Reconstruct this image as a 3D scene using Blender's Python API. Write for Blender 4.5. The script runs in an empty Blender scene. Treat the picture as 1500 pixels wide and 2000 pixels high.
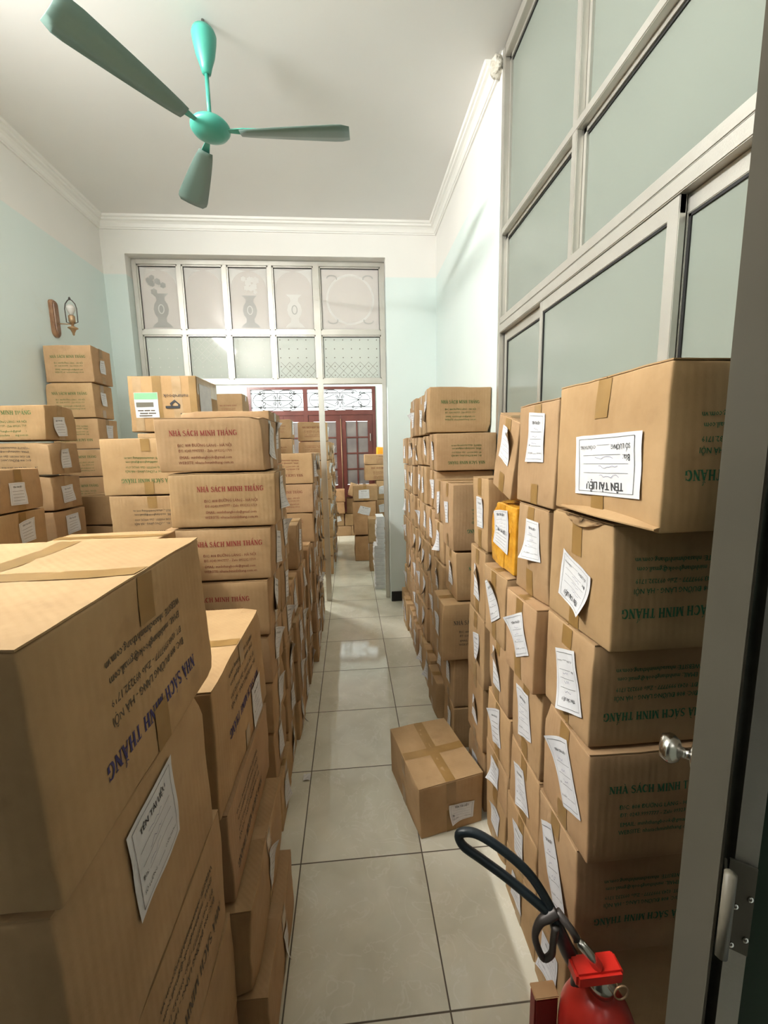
import bpy, bmesh, math, random
from mathutils import Vector, Matrix, Euler, noise

scene = bpy.context.scene
COL = scene.collection
R = math.radians

# ------------------------------------------------------------------ camera
def set_camera():
    yaw, pitch, roll = R(4.5176), R(8.4999), R(1.1661)
    cy, sy, cp, sp, cr, sr = (math.cos(yaw), math.sin(yaw), math.cos(pitch), math.sin(pitch),
                              math.cos(roll), math.sin(roll))
    fwd = Vector((sy*cp, cy*cp, -sp)); right = Vector((cy, -sy, 0)); down = fwd.cross(right)
    r2 = right*cr + down*sr; d2 = right*-sr + down*cr
    m = Matrix((( r2.x, -d2.x, -fwd.x, 0), (r2.y, -d2.y, -fwd.y, 0), (r2.z, -d2.z, -fwd.z, 1.667), (0, 0, 0, 1)))
    cam = bpy.data.cameras.new('camera'); o = bpy.data.objects.new('camera', cam); COL.objects.link(o)
    cam.sensor_fit = 'VERTICAL'; cam.sensor_height = 36.0; cam.sensor_width = 27.0
    cam.lens = 813.09/2000*36.0
    cam.clip_start = 0.02; cam.clip_end = 200
    o.matrix_world = m
    scene.camera = o
set_camera()

# ------------------------------------------------------------------ world, exposure, lights
scene.view_settings.view_transform = 'Standard'
scene.view_settings.look = 'None'
scene.view_settings.exposure = 1.1
scene.view_settings.gamma = 1.0
scene.view_settings.use_curve_mapping = False
scene.cycles.max_bounces = 8
scene.cycles.diffuse_bounces = 5
scene.cycles.glossy_bounces = 4
scene.cycles.transmission_bounces = 6
scene.cycles.transparent_max_bounces = 8
scene.cycles.caustics_reflective = False
scene.cycles.caustics_refractive = False
scene.cycles.sample_clamp_indirect = 6.0
w = bpy.data.worlds.new('overcast_sky'); scene.world = w; w.use_nodes = True
w.node_tree.nodes['Background'].inputs[0].default_value = (0.93, 0.97, 1.0, 1)
w.node_tree.nodes['Background'].inputs[1].default_value = 2.0

LAMP_POWER = dict(front=68.0, hall=0.15, back=85.0)

# ------------------------------------------------------------------ materials
def principled(name, col, rough=0.6, metal=0.0, spec=0.5):
    m = bpy.data.materials.new(name); m.use_nodes = True
    b = m.node_tree.nodes['Principled BSDF']
    b.inputs['Base Color'].default_value = (*col, 1)
    b.inputs['Roughness'].default_value = rough
    b.inputs['Metallic'].default_value = metal
    b.inputs['Specular IOR Level'].default_value = spec
    return m
def nd(m, t, **kw):
    n = m.node_tree.nodes.new(t)
    for k, v in kw.items(): setattr(n, k, v)
    return n
def lk(m, a, b): m.node_tree.links.new(a, b)
def noisy(m, c1, c2, scale=4.0, detail=4.0, bump=0.0, bscale=60.0, rvar=None, coord='Object'):
    """noise-driven colour variation and a fine bump"""
    b = m.node_tree.nodes['Principled BSDF']
    tc = nd(m, 'ShaderNodeTexCoord'); n = nd(m, 'ShaderNodeTexNoise')
    n.inputs['Scale'].default_value = scale; n.inputs['Detail'].default_value = detail
    lk(m, tc.outputs[coord], n.inputs['Vector'])
    cr = nd(m, 'ShaderNodeValToRGB'); cr.color_ramp.elements[0].position = 0.3; cr.color_ramp.elements[1].position = 0.7
    cr.color_ramp.elements[0].color = (*c1, 1); cr.color_ramp.elements[1].color = (*c2, 1)
    lk(m, n.outputs[0], cr.inputs[0]); lk(m, cr.outputs[0], b.inputs['Base Color'])
    if bump:
        n2 = nd(m, 'ShaderNodeTexNoise'); n2.inputs['Scale'].default_value = bscale
        lk(m, tc.outputs[coord], n2.inputs['Vector'])
        bp = nd(m, 'ShaderNodeBump'); bp.inputs['Strength'].default_value = bump; bp.inputs['Distance'].default_value = 0.01
        lk(m, n2.outputs[0], bp.inputs['Height']); lk(m, bp.outputs[0], b.inputs['Normal'])
    return m

def mat_cardboard():
    m = principled('cardboard', (0.45, 0.29, 0.16), 0.72, spec=0.25)
    b = m.node_tree.nodes['Principled BSDF']
    tc = nd(m, 'ShaderNodeTexCoord'); oi = nd(m, 'ShaderNodeObjectInfo')
    ad = nd(m, 'ShaderNodeVectorMath', operation='ADD'); lk(m, tc.outputs['Object'], ad.inputs[0])
    sc = nd(m, 'ShaderNodeVectorMath', operation='SCALE'); sc.inputs['Scale'].default_value = 37.0
    cx = nd(m, 'ShaderNodeCombineXYZ'); lk(m, oi.outputs['Random'], cx.inputs[0]); lk(m, oi.outputs['Random'], cx.inputs[1])
    lk(m, cx.outputs[0], sc.inputs[0]); lk(m, sc.outputs[0], ad.inputs[1])
    n = nd(m, 'ShaderNodeTexNoise'); n.inputs['Scale'].default_value = 5.0; n.inputs['Detail'].default_value = 6
    n.inputs['Roughness'].default_value = 0.62
    lk(m, ad.outputs[0], n.inputs['Vector'])
    cr = nd(m, 'ShaderNodeValToRGB')
    e = cr.color_ramp.elements
    e[0].position = 0.25; e[0].color = (0.41, 0.256, 0.128, 1)
    e[1].position = 0.75; e[1].color = (0.57, 0.382, 0.208, 1)
    lk(m, n.outputs[0], cr.inputs[0])
    # worn darker scuffs
    n3 = nd(m, 'ShaderNodeTexNoise'); n3.inputs['Scale'].default_value = 14.0; n3.inputs['Detail'].default_value = 8
    lk(m, ad.outputs[0], n3.inputs['Vector'])
    r3 = nd(m, 'ShaderNodeMapRange'); r3.inputs[1].default_value = 0.60; r3.inputs[2].default_value = 0.78
    r3.inputs[3].default_value = 0.0; r3.inputs[4].default_value = 0.35
    lk(m, n3.outputs[0], r3.inputs[0])
    mx0 = nd(m, 'ShaderNodeMix', data_type='RGBA'); lk(m, r3.outputs[0], mx0.inputs[0])
    lk(m, cr.outputs[0], mx0.inputs[6]); mx0.inputs[7].default_value = (0.27, 0.16, 0.085, 1)
    mx = nd(m, 'ShaderNodeMix', data_type='RGBA', blend_type='MULTIPLY'); mx.inputs[0].default_value = 1.0
    lk(m, mx0.outputs[2], mx.inputs[6]); lk(m, oi.outputs['Color'], mx.inputs[7])
    lk(m, mx.outputs[2], b.inputs['Base Color'])
    # vertical flutes of the corrugated board
    wv = nd(m, 'ShaderNodeTexWave', wave_type='BANDS', bands_direction='DIAGONAL'); wv.inputs['Scale'].default_value = 38.0
    mp = nd(m, 'ShaderNodeMapping'); mp.inputs['Scale'].default_value = (1, 1, 0.0)
    lk(m, tc.outputs['Object'], mp.inputs[0]); lk(m, mp.outputs[0], wv.inputs['Vector'])
    bp = nd(m, 'ShaderNodeBump'); bp.inputs['Strength'].default_value = 0.06; bp.inputs['Distance'].default_value = 0.004
    lk(m, wv.outputs[1], bp.inputs['Height'])
    bp2 = nd(m, 'ShaderNodeBump'); bp2.inputs['Strength'].default_value = 0.22; bp2.inputs['Distance'].default_value = 0.012
    lk(m, n3.outputs[0], bp2.inputs['Height']); lk(m, bp.outputs[0], bp2.inputs['Normal'])
    lk(m, bp2.outputs[0], b.inputs['Normal'])
    return m

def mat_wall():
    m = principled('painted_plaster', (0.8, 0.8, 0.78), 0.55)
    b = m.node_tree.nodes['Principled BSDF']
    g = nd(m, 'ShaderNodeNewGeometry'); s = nd(m, 'ShaderNodeSeparateXYZ'); lk(m, g.outputs['Position'], s.inputs[0])
    n = nd(m, 'ShaderNodeTexNoise'); n.inputs['Scale'].default_value = 2.2; n.inputs['Detail'].default_value = 5
    lk(m, g.outputs['Position'], n.inputs['Vector'])
    mr = nd(m, 'ShaderNodeMapRange'); mr.inputs[1].default_value = 3.355; mr.inputs[2].default_value = 3.37
    lk(m, s.outputs[2], mr.inputs[0])
    mint = nd(m, 'ShaderNodeMix', data_type='RGBA'); lk(m, n.outputs[0], mint.inputs[0])
    mint.inputs[6].default_value = (0.69, 0.80, 0.78, 1); mint.inputs[7].default_value = (0.76, 0.84, 0.825, 1)
    wh = nd(m, 'ShaderNodeMix', data_type='RGBA'); lk(m, n.outputs[0], wh.inputs[0])
    wh.inputs[6].default_value = (0.80, 0.785, 0.755, 1); wh.inputs[7].default_value = (0.86, 0.85, 0.82, 1)
    mx = nd(m, 'ShaderNodeMix', data_type='RGBA'); lk(m, mr.outputs[0], mx.inputs[0])
    lk(m, mint.outputs[2], mx.inputs[6]); lk(m, wh.outputs[2], mx.inputs[7])
    # small stains of its own
    n2 = nd(m, 'ShaderNodeTexNoise'); n2.inputs['Scale'].default_value = 1.7; n2.inputs['Detail'].default_value = 9
    n2.inputs['Roughness'].default_value = 0.7
    lk(m, g.outputs['Position'], n2.inputs['Vector'])
    r2 = nd(m, 'ShaderNodeMapRange'); r2.inputs[1].default_value = 0.64; r2.inputs[2].default_value = 0.74; r2.inputs[4].default_value = 0.22
    lk(m, n2.outputs[0], r2.inputs[0])
    m2 = nd(m, 'ShaderNodeMix', data_type='RGBA'); lk(m, r2.outputs[0], m2.inputs[0]); lk(m, mx.outputs[2], m2.inputs[6])
    m2.inputs[7].default_value = (0.62, 0.57, 0.46, 1)
    lk(m, m2.outputs[2], b.inputs['Base Color'])
    return m

def mat_floor():
    m = principled('glazed_floor_tile', (0.6, 0.58, 0.5), 0.12)
    b = m.node_tree.nodes['Principled BSDF']
    g = nd(m, 'ShaderNodeNewGeometry'); s = nd(m, 'ShaderNodeSeparateXYZ'); lk(m, g.outputs['Position'], s.inputs[0])
    def line(out, off):
        a = nd(m, 'ShaderNodeMath', operation='ADD'); a.inputs[1].default_value = off; lk(m, out, a.inputs[0])
        d = nd(m, 'ShaderNodeMath', operation='DIVIDE'); d.inputs[1].default_value = 0.5; lk(m, a.outputs[0], d.inputs[0])
        f = nd(m, 'ShaderNodeMath', operation='FRACT'); lk(m, d.outputs[0], f.inputs[0])
        c = nd(m, 'ShaderNodeMath', operation='SUBTRACT'); c.inputs[1].default_value = 0.5; lk(m, f.outputs[0], c.inputs[0])
        ab = nd(m, 'ShaderNodeMath', operation='ABSOLUTE'); lk(m, c.outputs[0], ab.inputs[0])
        gt = nd(m, 'ShaderNodeMapRange'); gt.inputs[1].default_value = 0.4935; gt.inputs[2].default_value = 0.4965
        lk(m, ab.outputs[0], gt.inputs[0])
        fl = nd(m, 'ShaderNodeMath', operation='FLOOR'); lk(m, d.outputs[0], fl.inputs[0])
        return gt.outputs[0], fl.outputs[0]
    gx, ix = line(s.outputs[0], 10.252); gy, iy = line(s.outputs[1], 10.005)
    gr = nd(m, 'ShaderNodeMath', operation='MAXIMUM'); lk(m, gx, gr.inputs[0]); lk(m, gy, gr.inputs[1])
    # per tile offset
    c = nd(m, 'ShaderNodeCombineXYZ'); lk(m, ix, c.inputs[0]); lk(m, iy, c.inputs[1])
    wn = nd(m, 'ShaderNodeTexWhiteNoise'); lk(m, c.outputs[0], wn.inputs['Vector'])
    sc = nd(m, 'ShaderNodeVectorMath', operation='SCALE'); sc.inputs['Scale'].default_value = 20; lk(m, wn.outputs['Color'], sc.inputs[0])
    ad = nd(m, 'ShaderNodeVectorMath', operation='ADD'); lk(m, g.outputs['Position'], ad.inputs[0]); lk(m, sc.outputs[0], ad.inputs[1])
    n = nd(m, 'ShaderNodeTexNoise'); n.inputs['Scale'].default_value = 4.5; n.inputs['Detail'].default_value = 6
    n.inputs['Distortion'].default_value = 0.6; lk(m, ad.outputs[0], n.inputs['Vector'])
    cr = nd(m, 'ShaderNodeValToRGB'); e = cr.color_ramp.elements
    e[0].position = 0.3; e[0].color = (0.66, 0.645, 0.53, 1); e[1].position = 0.7; e[1].color = (0.80, 0.785, 0.665, 1)
    lk(m, n.outputs[0], cr.inputs[0])
    # pale veins
    n2 = nd(m, 'ShaderNodeTexNoise'); n2.inputs['Scale'].default_value = 7.0; n2.inputs['Detail'].default_value = 3
    n2.inputs['Distortion'].default_value = 1.6; lk(m, ad.outputs[0], n2.inputs['Vector'])
    sb = nd(m, 'ShaderNodeMath', operation='SUBTRACT'); sb.inputs[1].default_value = 0.55; lk(m, n2.outputs[0], sb.inputs[0])
    ab = nd(m, 'ShaderNodeMath', operation='ABSOLUTE'); lk(m, sb.outputs[0], ab.inputs[0])
    mr = nd(m, 'ShaderNodeMapRange'); mr.inputs[1].default_value = 0.0; mr.inputs[2].default_value = 0.022
    mr.inputs[3].default_value = 0.42; mr.inputs[4].default_value = 0.0; lk(m, ab.outputs[0], mr.inputs[0])
    v = nd(m, 'ShaderNodeMix', data_type='RGBA'); lk(m, mr.outputs[0], v.inputs[0]); lk(m, cr.outputs[0], v.inputs[6])
    v.inputs[7].default_value = (0.88, 0.865, 0.79, 1)
    gm = nd(m, 'ShaderNodeMix', data_type='RGBA'); lk(m, gr.outputs[0], gm.inputs[0]); lk(m, v.outputs[2], gm.inputs[6])
    gm.inputs[7].default_value = (0.12, 0.10, 0.07, 1)
    lk(m, gm.outputs[2], b.inputs['Base Color'])
    rr = nd(m, 'ShaderNodeMapRange'); rr.inputs[3].default_value = 0.06; rr.inputs[4].default_value = 0.8
    lk(m, gr.outputs[0], rr.inputs[0]); lk(m, rr.outputs[0], b.inputs['Roughness'])
    bp = nd(m, 'ShaderNodeBump'); bp.invert = True; bp.inputs['Strength'].default_value = 0.4; bp.inputs['Distance'].default_value = 0.002
    lk(m, gr.outputs[0], bp.inputs['Height']); lk(m, bp.outputs[0], b.inputs['Normal'])
    return m

def mat_alu():
    m = principled('brushed_aluminium', (0.62, 0.60, 0.55), 0.42, 0.75)
    noisy(m, (0.55, 0.53, 0.48), (0.66, 0.645, 0.60), 3.0, 5, 0.05, 300)
    return m
def mat_frosted(name, col, rough=0.22, trans=0.0):
    m = principled(name, col, rough); b = m.node_tree.nodes['Principled BSDF']
    noisy(m, tuple(c*0.93 for c in col), tuple(min(1, c*1.05) for c in col), 0.9, 2)
    if trans:
        out = m.node_tree.nodes['Material Output']
        t = nd(m, 'ShaderNodeBsdfTranslucent'); t.inputs[0].default_value = (*col, 1)
        mx = nd(m, 'ShaderNodeMixShader'); mx.inputs[0].default_value = trans
        lk(m, b.outputs[0], mx.inputs[1]); lk(m, t.outputs[0], mx.inputs[2]); lk(m, mx.outputs[0], out.inputs[0])
    return m
def mat_clear():
    m = bpy.data.materials.new('clear_window_glass'); m.use_nodes = True; nt = m.node_tree
    nt.nodes.remove(nt.nodes['Principled BSDF']); out = nt.nodes['Material Output']
    t = nd(m, 'ShaderNodeBsdfTransparent'); t.inputs[0].default_value = (0.93, 0.96, 0.93, 1)
    g = nd(m, 'ShaderNodeBsdfGlossy'); g.inputs['Roughness'].default_value = 0.03
    mx = nd(m, 'ShaderNodeMixShader'); mx.inputs[0].default_value = 0.08
    lk(m, t.outputs[0], mx.inputs[1]); lk(m, g.outputs[0], mx.inputs[2]); lk(m, mx.outputs[0], out.inputs[0])
    return m
def mat_emit(name, col, s):
    m = bpy.data.materials.new(name); m.use_nodes = True; nt = m.node_tree
    nt.nodes.remove(nt.nodes['Principled BSDF']); out = nt.nodes['Material Output']
    e = nd(m, 'ShaderNodeEmission'); e.inputs[0].default_value = (*col, 1); e.inputs[1].default_value = s
    lk(m, e.outputs[0], out.inputs[0]); return m

M = dict(
    card=mat_cardboard(), wall=mat_wall(), floor=mat_floor(), alu=mat_alu(),
    ceil=noisy(principled('ceiling_paint', (0.8, 0.79, 0.77), 0.6), (0.77, 0.755, 0.74), (0.83, 0.82, 0.80), 0.8, 3),
    trim=principled('white_moulding', (0.86, 0.85, 0.82), 0.45),
    tape=noisy(principled('brown_packing_tape', (0.34, 0.2, 0.08), 0.28), (0.25, 0.145, 0.045), (0.34, 0.20, 0.07), 9, 3),
    tape_clear=noisy(principled('clear_packing_tape', (0.45, 0.3, 0.17), 0.16), (0.38, 0.25, 0.13), (0.52, 0.36, 0.21), 12, 3),
    tape_orange=noisy(principled('orange_packing_tape', (0.62, 0.29, 0.02), 0.14), (0.55, 0.23, 0.015), (0.75, 0.40, 0.05), 20, 5, 0.6, 30),
    paper=noisy(principled('white_paper', (0.82, 0.82, 0.84), 0.7), (0.66, 0.66, 0.68), (0.75, 0.75, 0.76), 20, 3, 0.15, 40),
    ink_black=principled('black_print', (0.03, 0.03, 0.035), 0.7),
    ink_dark=principled('faded_black_print', (0.10, 0.075, 0.05), 0.8),
    ink_red=principled('red_print', (0.26, 0.03, 0.022), 0.7),
    ink_brown=principled('red_brown_print', (0.22, 0.07, 0.035), 0.8),
    ink_green=principled('green_print', (0.07, 0.13, 0.035), 0.8),
    ink_bgreen=principled('blue_green_print', (0.02, 0.13, 0.06), 0.8),
    ink_blue=principled('dark_blue_print', (0.035, 0.03, 0.13), 0.7),
    ink_pen=principled('pen_handwriting', (0.20, 0.2, 0.32), 0.7),
    kraft=noisy(principled('kraft_wrapping_paper', (0.42, 0.24, 0.11), 0.7), (0.36, 0.20, 0.09), (0.48, 0.29, 0.14), 8, 5, 0.5, 14),
    teal=noisy(principled('teal_enamel', (0.08, 0.42, 0.36), 0.32), (0.05, 0.30, 0.23), (0.065, 0.34, 0.27), 5, 3),
    dteal=principled('dark_green_fan_blade', (0.13, 0.20, 0.175), 0.35),
    steel=principled('polished_steel', (0.62, 0.6, 0.56), 0.2, 1.0),
    brass=principled('aged_brass', (0.42, 0.28, 0.16), 0.4, 0.6),
    bronze=noisy(principled('varnished_wood', (0.2, 0.09, 0.05), 0.35), (0.17, 0.08, 0.04), (0.36, 0.2, 0.11), 20, 4),
    wood=noisy(principled('mahogany', (0.10, 0.025, 0.02), 0.35), (0.085, 0.022, 0.017), (0.13, 0.036, 0.028), 6, 6, 0.1, 40),
    iron=principled('dark_wrought_iron', (0.03, 0.03, 0.028), 0.5, 0.4),
    glass=mat_clear(),
    greyglass=noisy(principled('smoky_door_glass', (0.17, 0.15, 0.15), 0.25), (0.13, 0.115, 0.115), (0.21, 0.19, 0.18), 3, 3),
    frost_green=mat_frosted('frosted_green_glass', (0.25, 0.28, 0.245), 0.2, 0.05),
    frost_white=mat_frosted('frosted_white_glass', (0.76, 0.725, 0.70), 0.05, 0.22),
    frost_mint=mat_frosted('frosted_mint_glass', (0.72, 0.76, 0.72), 0.05, 0.22),
    etch=mat_frosted('etched_glass_pattern', (0.90, 0.89, 0.87), 0.5, 0.3),
    etch_dark=mat_frosted('etched_glass_shade', (0.60, 0.60, 0.585), 0.3, 0.35),
    rubber=principled('black_rubber', (0.012, 0.02, 0.026), 0.35),
    blackmetal=principled('worn_black_metal', (0.07, 0.06, 0.055), 0.45, 0.3),
    red=noisy(principled('red_enamel', (0.45, 0.02, 0.015), 0.28), (0.36, 0.02, 0.015), (0.50, 0.03, 0.02), 7, 4),
    darkred=principled('dark_red_enamel', (0.22, 0.015, 0.012), 0.4),
    redplastic=principled('bright_red_plastic', (0.72, 0.03, 0.02), 0.3),
    dark=principled('black_gasket', (0.01, 0.01, 0.01), 0.6),
    bulb=principled('clear_bulb_glass', (0.6, 0.58, 0.55), 0.1),
    doorglass=principled('dark_green_door_glass', (0.02, 0.045, 0.028), 0.1),
    painted=noisy(principled('grey_painted_metal', (0.30, 0.285, 0.25), 0.5), (0.125, 0.112, 0.082), (0.15, 0.135, 0.10), 4, 4),
    orange=principled('orange_plastic_sheet', (0.9, 0.42, 0.02), 0.4),
    hallwall=principled('hall_wall_darkened', (0.18, 0.17, 0.15), 0.8),  # unseen hall's dimness put into the wall colour, so less light bounces back
    plaster=noisy(principled('broken_plaster', (0.6, 0.57, 0.5), 0.9), (0.5, 0.46, 0.38), (0.7, 0.68, 0.6), 30, 5, 1.0, 60),
    tube=mat_emit('lit_fluorescent_tube', (1.0, 0.98, 0.93), 22.0),
)

# ------------------------------------------------------------------ mesh helpers
class MB:
    """collects shapes with material slots and links them as one mesh object"""
    def __init__(s): s.v = []; s.f = []; s.mi = []; s.mats = []; s.sm = []
    def slot(s, m):
        if m not in s.mats: s.mats.append(m)
        return s.mats.index(m)
    def add(s, vs, fs, mat, smooth=False):
        o = len(s.v); k = s.slot(mat)
        s.v.extend([tuple(p) for p in vs])
        for f in fs: s.f.append(tuple(i+o for i in f)); s.mi.append(k); s.sm.append(smooth)
        return s
    def box(s, x0, x1, y0, y1, z0, z1, mat):
        v = [(x, y, z) for x in (x0, x1) for y in (y0, y1) for z in (z0, z1)]
        return s.add(v, [(0, 1, 3, 2), (4, 6, 7, 5), (0, 4, 5, 1), (2, 3, 7, 6), (0, 2, 6, 4), (1, 5, 7, 3)], mat)
    def bbox(s, x0, x1, y0, y1, z0, z1, mat, r=0.004, seg=2):
        bm = bmesh.new(); bmesh.ops.create_cube(bm, size=1)
        for q in bm.verts: q.co = Vector(((x0+x1)/2+q.co.x*(x1-x0), (y0+y1)/2+q.co.y*(y1-y0), (z0+z1)/2+q.co.z*(z1-z0)))
        bmesh.ops.bevel(bm, geom=bm.edges[:], offset=min(r, (x1-x0)*.45, (y1-y0)*.45, (z1-z0)*.45), segments=seg, affect='EDGES')
        return s.bm(bm, mat)
    def bm(s, bm, mat, smooth=False):
        bm.verts.index_update()
        s.add([q.co[:] for q in bm.verts], [[q.index for q in f.verts] for f in bm.faces], mat, smooth); bm.free(); return s
    def tube(s, pts, r, mat, n=10, caps=True, closed=False, sm=0):
        pts = [Vector(p) for p in pts]; rs = r if isinstance(r, (list, tuple)) else [r]*len(pts)
        if sm:
            q = []; w_ = []
            for i in range(len(pts)-1):
                a, b, c, d = pts[max(0, i-1)], pts[i], pts[i+1], pts[min(len(pts)-1, i+2)]
                for k in range(sm):
                    t = k/sm
                    q.append(0.5*((2*b)+(c-a)*t+(2*a-5*b+4*c-d)*t*t+(3*b-a-3*c+d)*t**3)); w_.append(rs[i]*(1-t)+rs[i+1]*t)
            pts = q+[pts[-1]]; rs = w_+[rs[-1]]
        m = len(pts); t0 = None; rings = []; up = None
        for i, p in enumerate(pts):
            a = pts[(i-1) % m] if (closed or i > 0) else p; b = pts[(i+1) % m] if (closed or i < m-1) else p
            t = (b-a).normalized()
            if up is None:
                up = t.orthogonal().normalized()
            else:
                up = (up - t*up.dot(t)); up = up.normalized() if up.length > 1e-6 else t.orthogonal().normalized()
            side = t.cross(up)
            rings.append([p + (up*math.cos(2*math.pi*k/n) + side*math.sin(2*math.pi*k/n))*rs[i] for k in range(n)])
        vs = [q for rg in rings for q in rg]; fs = []
        for i in range(m if closed else m-1):
            j = (i+1) % m
            for k in range(n): fs.append((i*n+k, i*n+(k+1) % n, j*n+(k+1) % n, j*n+k))
        if caps and not closed: fs.append(tuple(range(n))[::-1]); fs.append(tuple((m-1)*n+k for k in range(n)))
        return s.add(vs, fs, mat, True)
    def lathe(s, prof, mat, axis_at=(0, 0, 0), n=28, xf=None):
        vs = []; fs = []; m = len(prof)
        for r, z in prof:
            for k in range(n):
                a = 2*math.pi*k/n; p = Vector((r*math.cos(a), r*math.sin(a), z))
                if xf: p = xf @ p
                vs.append(p + Vector(axis_at))
        for i in range(m-1):
            for k in range(n): fs.append((i*n+k, i*n+(k+1) % n, (i+1)*n+(k+1) % n, (i+1)*n+k))
        fs.append(tuple(range(n))[::-1]); fs.append(tuple((m-1)*n+k for k in range(n)))
        return s.add(vs, fs, mat, True)
    def sweep(s, prof, path, mat, outs):
        """profile (d, z) swept along path of points; outs: per point inward direction (xy) already mitred"""
        vs = []; k = len(prof)
        for p, o in zip(path, outs):
            for d, z in prof: vs.append((p[0]+o[0]*d, p[1]+o[1]*d, z))
        fs = []
        for i in range(len(path)-1):
            for j in range(k): fs.append((i*k+j, i*k+(j+1) % k, (i+1)*k+(j+1) % k, (i+1)*k+j))
        fs.append(tuple(range(k))); fs.append(tuple((len(path)-1)*k+j for j in range(k))[::-1])
        return s.add(vs, fs, mat)
    def mesh(s, name):
        me = bpy.data.meshes.new(name); me.from_pydata(s.v, [], s.f)
        for m in s.mats: me.materials.append(m)
        me.polygons.foreach_set('material_index', s.mi); me.polygons.foreach_set('use_smooth', s.sm)
        me.update(); return me
    def build(s, name, parent=None, loc=None, rot=None):
        o = bpy.data.objects.new(name, s.mesh(name)); COL.objects.link(o)
        if loc: o.location = loc
        if rot: o.rotation_euler = rot
        if parent: o.parent = parent
        return o
def fix(o):
    bm = bmesh.new(); bm.from_mesh(o.data); bmesh.ops.recalc_face_normals(bm, faces=bm.faces[:]); bm.to_mesh(o.data); bm.free(); return o
def struct(o): o['kind'] = 'structure'; return o
def tag(o, label, cat, group=None):
    o['label'] = label; o['category'] = cat
    if group: o['group'] = group
    return o
def empty(name, loc, rz=0.0):
    o = bpy.data.objects.new(name, None); COL.objects.link(o); o.location = loc; o.rotation_euler = (0, 0, rz)
    o.empty_display_size = 0.1; return o
def off(mb, d):
    mb.v = [(p[0]-d[0], p[1]-d[1], p[2]-d[2]) for p in mb.v]; return mb

# ------------------------------------------------------------------ lettering
_fc = {}
def sans(text, size, bold=0.0, spacing=1.0):
    key = (text, bold, spacing)
    if key not in _fc:
        c = bpy.data.curves.new('t', 'FONT'); c.body = text; c.size = 1.0; c.resolution_u = 1; c.offset = 0.0
        c.space_character = spacing; c.fill_mode = 'FRONT'
        o = bpy.data.objects.new('t', c); COL.objects.link(o)
        bpy.context.view_layer.update()
        me = bpy.data.meshes.new_from_object(o.evaluated_get(bpy.context.evaluated_depsgraph_get()))
        vs = [(q.co.x, q.co.y) for q in me.vertices]; fs = [tuple(p.vertices) for p in me.polygons]
        bpy.data.objects.remove(o); bpy.data.curves.remove(c); bpy.data.meshes.remove(me)
        x0 = min(v[0] for v in vs); x1 = max(v[0] for v in vs)
        vs = [((v[0]-x0), v[1]) for v in vs]
        if bold:                                    # heavier weight: the glyphs printed twice, slightly apart
            k = len(vs); vs = vs + [(a+bold, b+bold*.3) for a, b in vs]; fs = fs + [tuple(i+k for i in f) for f in fs]
        _fc[key] = (vs, fs, x1-x0+bold)
    vs, fs, wd = _fc[key]
    return [(x*size, y*size) for x, y in vs], fs, wd*size

# serif capitals, each glyph a set of strokes (ribbons) with thick and thin stems
def _rib(pts, w):
    q = []; n = len(pts)
    for i in range(n):
        a = pts[max(0, i-1)]; b = pts[min(n-1, i+1)]
        dx, dy = b[0]-a[0], b[1]-a[1]; L = math.hypot(dx, dy) or 1; nx, ny = -dy/L, dx/L
        ww = w[i] if isinstance(w, (list, tuple)) else w
        q.append(((pts[i][0]+nx*ww/2, pts[i][1]+ny*ww/2), (pts[i][0]-nx*ww/2, pts[i][1]-ny*ww/2)))
    v = [p for ab in q for p in ab]; f = [(2*i, 2*i+1, 2*i+3, 2*i+2) for i in range(n-1)]
    return v, f
def _serif(x, y, w=0.30): return ([(x-w/2, y), (x+w/2, y)], 0.07)
def _arc(cx, cy, rx, ry, a0, a1, n=12): return [(cx+rx*math.cos(R(a0+(a1-a0)*i/n)), cy+ry*math.sin(R(a0+(a1-a0)*i/n))) for i in range(n+1)]
TK, TN = 0.21, 0.10
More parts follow.
